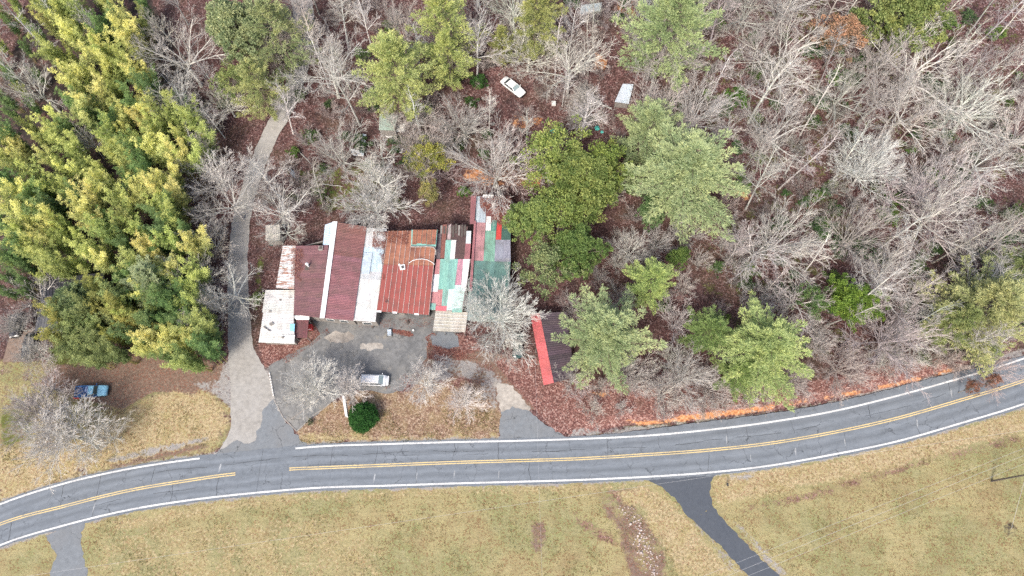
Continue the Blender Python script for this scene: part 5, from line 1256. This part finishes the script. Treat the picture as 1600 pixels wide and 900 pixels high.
# pines
PINEC = (0.404, 0.467, 0.255); PINEY = (0.507, 0.548, 0.218); PINED = (0.231, 0.307, 0.132)
EG = 'evergreen trees'
ev = [
 (PN[0], 21, 1080, 258, PINEC, 1.65, 'largest pale green pine, right of the olive evergreens'), (PN[1], 17, 1012, 195, PINEC, 1.22, 'pale green pine right under the silver shed'),
 (PN[2], 17, 948, 521, PINEC, 1.46, 'pale green pine beside the dark carport slope'), (PN[1], 13, 1020, 440, (0.448, 0.537, 0.207), 1.16, 'yellow-green pine up-right of the carport pine'),
 (PN[0], 17, 1200, 540, (0.430, 0.505, 0.219), 1.52, 'broad green pine beside the road, tallest on the bank'), (PN[2], 19, 1550, 470, (0.436, 0.445, 0.218), 1.40, 'olive pine at the right edge by the road'),
 (PN[1], 12, 1110, 510, (0.249, 0.338, 0.124), 1.16, 'darker green pine left of the roadside pine'), (PN[2], 10, 1160, 580, (0.298, 0.388, 0.145), 1.22, 'low green pine tucked under the broad roadside pine'),
 (PN[0], 22, 612, 100, (0.524, 0.565, 0.244), 1.02, 'tall yellow-green pine above the green shed roof'), (PNs[0], 22, 690, 30, PINEY, 1.07, 'sparse yellow-green pine at the top edge'),
 (PNs[1], 17, 700, 80, PINEY, 0.98, 'thin yellow-green pine below the sparse top pine'), (PN[1], 20, 835, 20, (0.450, 0.461, 0.187), 0.88, 'yellow-green pine at the top edge left of the big white tree'),
 (PN[2], 22, 1050, 28, (0.399, 0.474, 0.244), 1.28, 'pale pine at the top edge above the silver shed'), (PNs[0], 19, 428, 45, (0.409, 0.443, 0.228), 1.34, 'thin pine left of the lane at the top'),
 (PNs[1], 17, 398, 128, (0.438, 0.461, 0.209), 1.10, 'thin pine with dead limbs over the lane bend'), (PN[0], 13, 232, 432, (0.460, 0.510, 0.310), 1.22, 'greyish pine rising from the big yellow bamboo'),
 (PN[1], 14, 1590, 420, (0.376, 0.424, 0.190), 1.10, 'green pine cut by the right edge of the view'), (PN[0], 15, 1500, 500, (0.343, 0.392, 0.172), 0.85, 'smaller pine on the left flank of the right-edge pine'),
 (PN[2], 12, 785, 62, (0.450, 0.461, 0.187), 0.73, 'small yellow-green pine above the dark puddle'), (PN[1], 9, 1545, 545, (0.442, 0.492, 0.237), 0.85, 'small pale pine by the road below the right-edge pine'),
]
for k, H, px, py, col, wd, lb in ev:
    place('pine_tree', k, H, px, py, col, lb, 'tree', EG, f=.70, bark=(.20, .16, .13), wide=wd)
OLIVE = (0.256, 0.302, 0.095)
bl = [
 (BL[0], 15, 912, 280, OLIVE, 1.1, 'tallest olive-green evergreen, behind the others beside the big pale pine'), (BL[1], 12, 830, 340, (0.288, 0.360, 0.123), .95, 'olive evergreen nearest the rear wing roof'),
 (BL[2], 12, 902, 392, (0.192, 0.270, 0.085), .95, 'dark olive evergreen lowest of the clump, above the carport'), (SPARSE[0], 12, 850, 415, (0.304, 0.342, 0.162), 1.1, 'thin olive evergreen at the lower tip of the clump'), (SPARSE[1], 15, 862, 250, (0.320, 0.378, 0.114), 1.15, 'olive evergreen at the top of the clump'),
 (SPARSE[0], 14, 940, 262, (0.272, 0.333, 0.085), 1.0, 'olive evergreen touching the big pale pine'), (SPARSE[1], 13, 873, 335, (0.264, 0.324, 0.095), 1.2, 'olive evergreen in the middle of the clump'),
 (BL[1], 15, 366, 50, (.36, .40, .22), 1.0, 'rounded grey-green tree left of the lane at the top'), (SPARSE[0], 12, 368, 130, (0.317, 0.356, 0.132), .9, 'grey-green tree below the rounded one by the lane'),
 (SPARSE[0], 11, 672, 250, (0.422, 0.396, 0.099), 1.0, 'sparse yellow-olive tree above the red roof'), (SPARSE[1], 8, 672, 305, (0.396, 0.356, 0.145), .8, 'pale sparse olive tree close behind the red roof'),
 (BL[2], 11, 1328, 472, (0.211, 0.310, 0.059), .95, 'round green cedar above the bank'), (SPARSE[0], 9, 1270, 470, (0.172, 0.264, 0.092), .9, 'darker loose evergreen touching the round cedar'),
 (BL[0], 18, 1420, 12, (.29, .33, .12), 1.1, 'olive evergreen at the top edge left of the corner oak'), (BL[2], 9, 1375, 45, (0.264, 0.317, 0.066), .9, 'smaller olive evergreen below the top-edge one'),
 (SPARSE[1], 14, 1315, 60, (.46, .27, .18), .85, 'tree still holding orange-brown leaves at the upper right'), (SPARSE[0], 9, 1385, 85, (0.475, 0.488, 0.066), .6, 'small bright yellow-green tree beside the olive evergreen'),
 (SPARSE[0], 6, 1518, 606, (.36, .17, .12), .6, 'rusty-leaved branches hanging over the road'), (SPARSE[1], 6, 1552, 596, (.38, .19, .14), .6, 'second rusty-leaved tree over the road, farther right'),
 (BL[0], 11, 120, 480, (0.277, 0.343, 0.172), .9, 'grey-green tree in front of the dark house'), (BL[1], 9, 1060, 400, (0.185, 0.264, 0.079), .5, 'dark green tree under the big pale pine'),
 (BL[2], 9, 1020, 330, (0.185, 0.277, 0.119), .7, 'deep green tree between the olive evergreens and the big pale pine'),
]
for k, H, px, py, col, wd, lb in bl:
    place('evergreen_tree' if 'leav' not in lb else 'leafy_tree', k, H, px, py, col, lb, 'tree', EG if 'leav' not in lb else None, f=.62, bark=(.25, .22, .19), wide=wd)
place('round_evergreen', HOLLY, 3.6, 567, 652, (.05, .15, .035), 'round dark green evergreen bush on the verge below the minivan', 'bush', None, f=.45, flat=1.0, wide=.82 / .857, lean=0)
place('small_bush', SH[0], 1.1, 484, 660, (.20, .20, .12), 'small greyish bush on the verge by the lot corner kerbs', 'bush', None, f=.4, lean=0)
# shrubs
shr = [(1150, 155, 2.3, 'dark green shrub alone in the right-hand woods, left of the tall leaning tree', (0.120, 0.228, 0.042)), (575, 262, 1.5, 'bright green shrub below the white trailer wreck', (0.240, 0.384, 0.048)), (500, 305, 1.6, 'green shrub behind the maroon building', (0.168, 0.264, 0.060)),
 (463, 310, 1.2, 'small green shrub left of the one behind the maroon building', (0.180, 0.252, 0.060)), (1125, 40, 1.5, None, (0.144, 0.240, 0.060)), (402, 468, 1.3, 'green shrub between the lane and the white shed', (0.204, 0.276, 0.072)), (745, 130, 1.9, 'dark green shrub left of the white sedan', (0.084, 0.180, 0.048)),
 (735, 160, 1.4, None, (0.096, 0.168, 0.054)), (1345, 100, 2.2, None, (0.084, 0.168, 0.048)), (1330, 125, 1.8, None, (0.084, 0.168, 0.048)), (1455, 275, 1.9, None, (0.204, 0.324, 0.060)), (1420, 235, 1.2, None, (0.168, 0.300, 0.060)), (1350, 40, 1.5, None, (0.156, 0.264, 0.048)), (1165, 290, 1.2, None, (0.156, 0.240, 0.060)), (1285, 80, 1.2, None, (0.084, 0.156, 0.048)),
 (1385, 340, 2.0, None, (0.180, 0.288, 0.060)), (1395, 315, 1.6, None, (0.168, 0.252, 0.060)), (1345, 385, 1.2, None, (0.144, 0.240, 0.072)), (1565, 380, 1.6, None, (0.132, 0.228, 0.060)), (1165, 445, 1.6, None, (0.132, 0.204, 0.084)), (1120, 420, 1.3, None, (0.120, 0.192, 0.072)), (1240, 430, 1.0, None, (0.120, 0.204, 0.072)),
 (1130, 500, 1.4, None, (0.168, 0.240, 0.060)), (1440, 560, 1.3, None, (0.168, 0.240, 0.060)), (1500, 520, 1.6, None, (0.144, 0.240, 0.060)), (1180, 60, 1.5, None, (0.120, 0.192, 0.072)), (1210, 165, 1.3, None, (0.108, 0.180, 0.060)), (1270, 190, 1.5, None, (0.108, 0.168, 0.060)), (1105, 150, 1.4, None, (0.192, 0.312, 0.060)), (980, 240, 1.6, None, (0.144, 0.216, 0.060)),
 (1560, 195, 1.9, None, (0.108, 0.168, 0.072)), (1590, 250, 1.5, None, (0.144, 0.216, 0.072)), (1520, 250, 1.3, None, (0.120, 0.192, 0.072)), (485, 215, 1.6, None, (0.156, 0.228, 0.060)), (460, 240, 1.3, None, (0.156, 0.240, 0.060)), (540, 215, 1.2, None, (0.108, 0.180, 0.072)), (1250, 540, 1.4, None, (0.156, 0.240, 0.072)),
 (350, 165, 1.6, None, (0.132, 0.192, 0.060)), (470, 150, 1.3, None, (0.144, 0.204, 0.072)), (905, 250, 1.2, None, (0.168, 0.240, 0.048)), (1300, 290, 1.2, None, (0.192, 0.240, 0.072)), (1480, 215, 1.4, None, (0.120, 0.192, 0.060)), (1330, 210, 1.2, None, (0.120, 0.180, 0.060)), (1225, 60, 1.2, None, (0.120, 0.180, 0.060)), (1540, 320, 1.4, None, (0.108, 0.180, 0.060)), (1440, 400, 1.1, None, (0.144, 0.216, 0.072)),
 (665, 215, 1.0, None, (0.120, 0.180, 0.072)), (720, 230, 1.0, None, (0.132, 0.192, 0.072)), (1055, 155, 1.2, None, (0.120, 0.192, 0.072)), (1035, 480, 1.4, None, (0.144, 0.228, 0.060)), (310, 500, 1.1, None, (0.144, 0.240, 0.060)), (1590, 330, 1.4, None, (0.144, 0.216, 0.060))]
for i, (px, py, r_, lb, col) in enumerate(shr):
    place('shrub', SH[i % 3], r_ * 1.55, px, py, col, lb, 'shrub', 'green shrubs in the woods', f=.4, wide=1.15, lean=.05, desc='green understorey shrub')

EASTW = [(1100, 20), (1600, 20), (1620, 540), (1450, 560), (1280, 500), (1120, 420)]
k_ = 0
for _ in range(6000):
    q = RNG.uniform((1090, 0), (1620, 560)) if k_ < 80 else RNG.uniform((430, 0), (1080, 330))
    if k_ < 80 and not inside(q[0], q[1], EASTW): continue
    if k_ >= 80 and (inside(q[0], q[1], [(390, 320), (820, 300), (820, 560), (390, 560)]) or abs(q[0] - 445) < 25 or inside(q[0], q[1], [(770, 100), (1000, 100), (1000, 215), (770, 215)])): continue
    place('shrub', SH[k_ % 3], RNG.uniform(1.2, 2.6), q[0], q[1], jit((.10, .165, .065) if RNG.random() > .3 else (.17, .25, .07), .2), None, 'shrub', 'green shrubs in the woods', f=.4, wide=RNG.uniform(1, 1.7), lean=.05, desc='green understorey shrub'); k_ += 1
    if k_ >= 118: break

# bamboo grove
GROVE = [(55, -15), (215, -15), (218, 90), (240, 140), (315, 165), (322, 208), (262, 245), (270, 320), (298, 390), (280, 415), (262, 380), (180, 415), (150, 410), (60, 405), (-15, 380), (-15, 200), (50, 195), (95, 120), (60, 60)]
G2 = [(200, 400), (272, 410), (312, 475), (322, 535), (300, 556), (240, 545), (200, 530), (186, 470)]
G3 = [(88, 470), (120, 440), (165, 438), (188, 500), (175, 548), (100, 545), (72, 520)]
G4 = [(-15, 385), (55, 400), (60, 445), (20, 460), (-15, 450)]
G5 = [(-15, -15), (50, -15), (50, 190), (-15, 190)]
YEL = (.57, .58, .235); GRN = (.40, .46, .165); DKG = (.16, .25, .10)
cand = []
def fill(poly, dmin, cols, n=9000):
    P = np.array(poly); lo = P.min(0); hi = P.max(0); pts = []
    for _ in range(n):
        q = RNG.uniform(lo, hi)
        if not inside(q[0], q[1], poly): continue
        if all((q[0] - a[0]) ** 2 + (q[1] - a[1]) ** 2 > dmin * dmin for a in pts): pts.append((q[0], q[1]))
    return [(a[0], a[1], cols) for a in pts]
HOLES = [(122, 208, 26), (262, 100, 30), (30, 150, 26), (100, 440, 30), (235, 45, 26), (345, 300, 30), (90, 150, 14)]
cand = fill(GROVE, 21.5, 'y') + fill(G2, 19, 'y') + fill(G3, 19, 'g') + fill(G4, 21, 'd') + fill(G5, 26, 'd')
nb_ = 0
for (px, py, c) in cand:
    if c != 'd' and any((px - a) ** 2 + (py - b) ** 2 < r_ * r_ for a, b, r_ in HOLES): continue
    u = RNG.random(); nzv = math.sin(px * .045 + py * .03) + math.sin(py * .06 - px * .02 + 1)
    if c == 'y': col = YEL if (nzv > .1 and u > .4) or u > .82 else (GRN if u > .18 else DKG)
    elif c == 'g': col = (.24, .30, .13) if u > .4 else (.30, .30, .10)
    else: col = DKG if u > .4 else GRN
    H = RNG.uniform(9.5, 15) if c != 'd' else RNG.uniform(6, 9)
    place('bamboo_clump', BM[int(RNG.integers(6))], H, px, py, jit(col, .14), None, 'bamboo', 'bamboo clumps of the grove', f=.78, bark=(.36, .34, .12), lean=.09,
          desc='yellow-green bamboo clump' if col is YEL else ('green bamboo clump' if c != 'd' else 'dark green bamboo clump'), wide=RNG.uniform(.85, 1.12)); nb_ += 1

# woods: bare trees fill what is left
KEEP = [[(395, 335), (520, 335), (530, 345), (690, 345), (735, 300), (800, 300), (800, 500), (790, 560), (400, 560)], LOT,
        [(340, 575), (440, 575), (480, 700), (330, 720)], [(825, 490), (905, 490), (905, 605), (845, 605)], [(770, 590), (860, 590), (900, 700), (760, 700)],
        [(350, 580), (352, 400), (362, 330), (380, 250), (425, 160), (460, 160), (445, 240), (410, 310), (396, 400), (396, 580)]]
def blocked(px, py):
    return any(inside(px, py, k) for k in KEEP)
ROADN = lambda px: np.interp(px, [p[0] for p in NL], [p[1] for p in NL])
def woods(poly, styles, n, dmin, hr, cols, name, cat, group, desc, f=.74, tries=6000, wide=(.8, 1.15), margin=14, lean=.06):
    pts = []; P = np.array(poly); lo = P.min(0); hi = P.max(0); k = 0
    for _ in range(tries):
        if len(pts) >= n: break
        q = RNG.uniform(lo, hi)
        if not inside(q[0], q[1], poly) or any((q[0] - a) ** 2 + (q[1] - b) ** 2 < dmin * dmin for a, b in pts): continue
        H = RNG.uniform(*hr); g = gp(*q); c = project(g.x, g.y, g.z + H * f)
        if blocked(*q) or blocked(*c) or q[1] > ROADN(q[0]) - margin: continue
        if math.hypot(c[0] - 802, c[1] - 136) < 42 or math.hypot(c[0] - 975, c[1] - 145) < 36 or math.hypot(c[0] - 150, c[1] - 612) < 50 or math.hypot(c[0] - 560, c[1] - 238) < 30 or math.hypot(c[0] - 618, c[1] - 212) < 30 or inside(c[0], c[1], [(782, 118), (830, 118), (830, 160), (782, 160)]) or inside(c[0], c[1], [(955, 125), (992, 125), (992, 165), (955, 165)]): continue
        pts.append(tuple(q)); st = styles[int(RNG.integers(len(styles)))]
        place(name, rk(st), H, q[0], q[1], None, None, cat, group, f=f, bark=jit(cols[int(RNG.integers(len(cols)))], .12), base=True, wide=RNG.uniform(*wide), desc=desc, lean=lean)
EAST = [(1090, 40), (1180, -10), (1600, 20), (1640, 200), (1620, 560), (1480, 580), (1380, 560), (1250, 500), (1130, 440), (1100, 300)]
NORTH = [(430, 0), (1100, 0), (1100, 220), (960, 250), (850, 230), (800, 300), (690, 290), (600, 340), (440, 330), (420, 200)]
woods(EAST, ['forest', 'forest', 'pole', 'pole', 'dense', 'spread'], 80, 30, (13, 21), [WHITE, TAN, GREYB, PINKB], 'bare_tree', 'tree', BG, 'tall thin bare tree')
woods(NORTH, ['forest', 'pole', 'forest', 'dense'], 50, 29, (13, 19), [WHITE, TAN, PINKB], 'bare_tree', 'tree', BG, 'tall thin bare tree')
woods([(0, -20), (340, -20), (350, 560), (330, 250), (200, 100), (0, 200)], ['forest', 'pole'], 12, 50, (13, 17), [TAN, GREYB], 'bare_tree', 'tree', BG, 'thin bare tree')
woods([(340, 150), (410, 120), (375, 250), (352, 380), (350, 560), (310, 560), (310, 250)], ['dense', 'forest'], 11, 26, (9, 13), [TAN, WHITE], 'bare_tree', 'tree', BG, 'bare tree by the lane')
BR = 'bare undergrowth saplings'
woods(EAST, ['brush'], 92, 26, (2.5, 5.5), [(.42, .35, .34), (.34, .29, .285), GREYB, (.30, .27, .26)], 'bare_sapling', 'sapling', BR, 'brushy bare sapling', f=.5, margin=10)
woods(NORTH, ['brush'], 74, 25, (2.5, 5.5), [(.42, .35, .34), (.36, .30, .29), GREYB, (.30, .24, .23)], 'bare_sapling', 'sapling', BR, 'brushy bare sapling', f=.5)
woods([(870, 560), (1100, 560), (1520, 500), (1620, 500), (1500, 590), (1250, 632), (1000, 655), (900, 650)], ['brush'], 36, 22, (3, 6), [(.54, .45, .43), PINKB, TAN], 'bare_sapling', 'sapling', BR, 'brushy bare sapling', f=.5, margin=26)
woods([(960, 300), (1130, 380), (1300, 520), (1100, 560), (960, 480), (920, 420)], ['brush', 'dense'], 22, 30, (4, 8), [PINKB, TAN, GREYB], 'bare_tree', 'tree', BG, 'small bare tree', f=.6)
woods([(300, 240), (350, 250), (350, 560), (320, 560)], ['brush'], 10, 22, (2.5, 5), [TAN, GREYB], 'bare_sapling', 'sapling', BR, 'brushy bare sapling', f=.5)
woods([(400, 240), (440, 250), (520, 330), (420, 340), (398, 460), (398, 340)], ['brush'], 12, 20, (2.5, 4.5), [TAN, PINKB], 'bare_sapling', 'sapling', BR, 'brushy bare sapling', f=.5)
for (px, py, H, rz, ry, lb) in ((955, 172, 11, 2.9, 1.33, 'toppled grey tree whose bare crown lies spread left of the silver shed'), (930, 188, 7, 3.3, 1.3, 'smaller toppled tree lying over the teal tarps')):
    g_ = gp(px, py); (tm, cm), h0 = BT['bushy'][0]; o = empty('fallen_tree', (g_.x, g_.y, g_.z + .5), lb, 'tree', None, 0); o.rotation_euler = (0, ry, rz); o.scale = (H / h0 * .55, H / h0, H / h0)
    for me in (tm, cm): c = link(me.name.split('.')[0], me, o); c.color = GREYB + (1,) if px < 940 else (.46, .45, .42, 1)
for i, (px, py, L, a, r_) in enumerate([(1300, 320, 9, .7, .2), (1240, 250, 7, 1.0, .16), (1440, 300, 8, .4, .18), (1150, 330, 6, 1.3, .15), (1350, 150, 8, .9, .2), (1500, 420, 6, .2, .15), (760, 215, 5, .6, .14), (520, 290, 4, -.1, .12),
        (880, 225, 6, .3, .15), (1120, 230, 7, .8, .15), (640, 240, 6, -1.0, .12), (480, 250, 5, -.8, .14), (1270, 390, 6, .5, .14), (1000, 60, 6, -.7, .15)]):
    g_ = gp(px, py); m = MB(); u = Vector((math.cos(a), math.sin(a), 0)); zz = lambda p: float(terrain(p.x, p.y)); P = []
    for k in range(5):
        p = g_ + u * (L * (k / 4 - .5)) + Vector((RNG.uniform(-.1, .1), RNG.uniform(-.1, .1), 0)); p.z = zz(p) + r_ * .8; P.append(p - g_)
    for k in range(4): m.tube(P[k], P[k + 1], r_ * (1 - k * .13), r_ * (1 - (k + 1) * .13), 8)
    m.tube(P[2], P[2] + Vector((-u.y, u.x, .35)) * L * .14, r_ * .4, .03, 5)
    o = link('fallen_log', m.mesh('fallen_log', ['bark']), None, g_, color=TAN if i % 3 else (.22, .18, .15)); o['category'] = 'log'; o['group'] = 'fallen logs in the woods'; register(o, px, py, 'fallen log')
finish_labels()

# ------------------------------------------------------------------ fallen leaves lying on lot, roofs and verge
def leaf_litter(label, regions, seed, size=.13):
    g = np.random.default_rng(seed); P = []
    for poly, n, h in regions:
        W = np.array([on_plane(p[0], p[1], h if h else 0) for p in poly]); lo = W.min(0); hi = W.max(0); q = g.uniform(lo, hi, (n, 2))
        q = q[inside(q[:, 0], q[:, 1], W)]; q = q[(np.sin(q[:, 0] * 1.9) + np.sin(q[:, 1] * 2.3 + q[:, 0]) + g.normal(0, .8, len(q))) > -.6]
        P.append(np.concatenate([q, (h + .03 + g.uniform(0, .05, (len(q), 1))) if h else g.uniform(.03, .07, (len(q), 1))], 1))
    P = np.concatenate(P); V, F = leaves(g, P, size, 1.6, .7, g.normal(0, 1, P.shape) * np.array([1, 1, .12]), 0)
    o = link('fallen_leaves', mesh_np('fallen_leaves', V, F, ['fallen_leaf'], tone=g.uniform(0, 1, len(F)))); o['kind'] = 'stuff'; tag(o, label, 'leaves')
leaf_litter('reddish dead leaves blown into lines on the asphalt lot', [([(612, 514), (640, 518), (647, 524), (640, 526), (615, 521)], 2600, 0), ([(664, 528), (676, 519), (682, 523), (668, 533)], 1200, 0),
    ([(667, 535), (700, 545), (740, 548), (745, 560), (690, 565), (668, 560)], 5000, 0), ([(430, 560), (470, 540), (500, 522), (510, 512), (515, 520), (480, 545), (445, 570)], 3500, 0), ([(560, 500), (680, 495), (680, 512), (560, 512)], 900, 0), ([(600, 606), (668, 560), (672, 600), (630, 614)], 900, 0)], 21)
leaf_litter('brown dead leaves lying on the white roof and the maroon roof', [([(583, 362), (606, 362), (604, 400), (600, 440), (595, 400), (582, 385)], 6000, 4.1), ([(455, 390), (482, 388), (478, 420), (470, 440), (455, 430)], 2600, 4.75), ([(606, 362), (640, 362), (636, 385), (606, 378)], 1800, 4.72)], 22)
leaf_litter('brown dead leaves heaped over the rear wing roof', [([(750, 308), (798, 306), (798, 350), (780, 352), (776, 345), (766, 338), (757, 332), (750, 322)], 9000, 4.08)], 23)

# ------------------------------------------------------------------ grass tufts of the verges and the field
tt = NT('grass_blades'); tt.bsdf(tt.ramp(tt.attr('tone'), [(0, (.10, .13, .04)), (.3, (.24, .23, .09)), (.7, (.42, .35, .18)), (1, (.60, .52, .33))]), .9, .1, trans=.2)
def tufts(label, polys, seed):
    g = np.random.default_rng(seed); PP = []
    for poly, n in polys:
        W = np.array([on_plane(*p) for p in poly]); lo = W.min(0); hi = W.max(0); q = g.uniform(lo, hi, (n, 2)); q = q[inside(q[:, 0], q[:, 1], W)]
        k = np.sin(q[:, 0] * .37 + 1) * np.sin(q[:, 1] * .51) + np.sin(q[:, 0] * 1.1 + q[:, 1] * .9) * .6 + g.normal(0, .6, len(q)); q = q[k > .25]; PP.append(q)
    q = np.concatenate(PP); n = len(q); tn = np.clip(g.normal(.55, .22, n) + .18 * np.sin(q[:, 0] * .2) * np.sin(q[:, 1] * .3), 0, 1)
    q = np.repeat(q, 5, 0) + g.normal(0, .07, (n * 5, 2)); P = np.concatenate([q, np.zeros((len(q), 1))], 1)
    P[:, 2] = terrain(P[:, 0], P[:, 1]) - .01
    V, F = leaves(g, P, .20, .0, .28, np.tile(np.array([[0, 0, .8]]), (len(P), 1)), .55)
    o = link('grass_tufts', mesh_np('grass_tufts', V, F, ['grass_blades'], tone=np.clip(np.repeat(tn, 5) + g.normal(0, .08, len(F)), 0, 1))); o['kind'] = 'stuff'; tag(o, label, 'grass')
tufts('straw and green grass tufts in the field below the road', [([(150, 815), (420, 780), (700, 768), (1000, 760), (1060, 800), (1150, 900), (1150, 960), (130, 960)], 13000), ([(1125, 760), (1300, 725), (1500, 680), (1640, 640), (1640, 960), (1240, 900), (1130, 800)], 10000)], 31)
tufts('tan grass tufts on the verges above the road', [([(0, 790), (0, 700), (130, 690), (200, 640), (335, 620), (358, 655), (325, 700), (200, 725), (80, 755)], 7000), ([(466, 694), (480, 668), (520, 640), (780, 640), (778, 686), (640, 690)], 5000), ([(868, 682), (985, 668), (1150, 654), (1330, 625), (1330, 632), (1150, 662), (985, 676)], 3000)], 32)
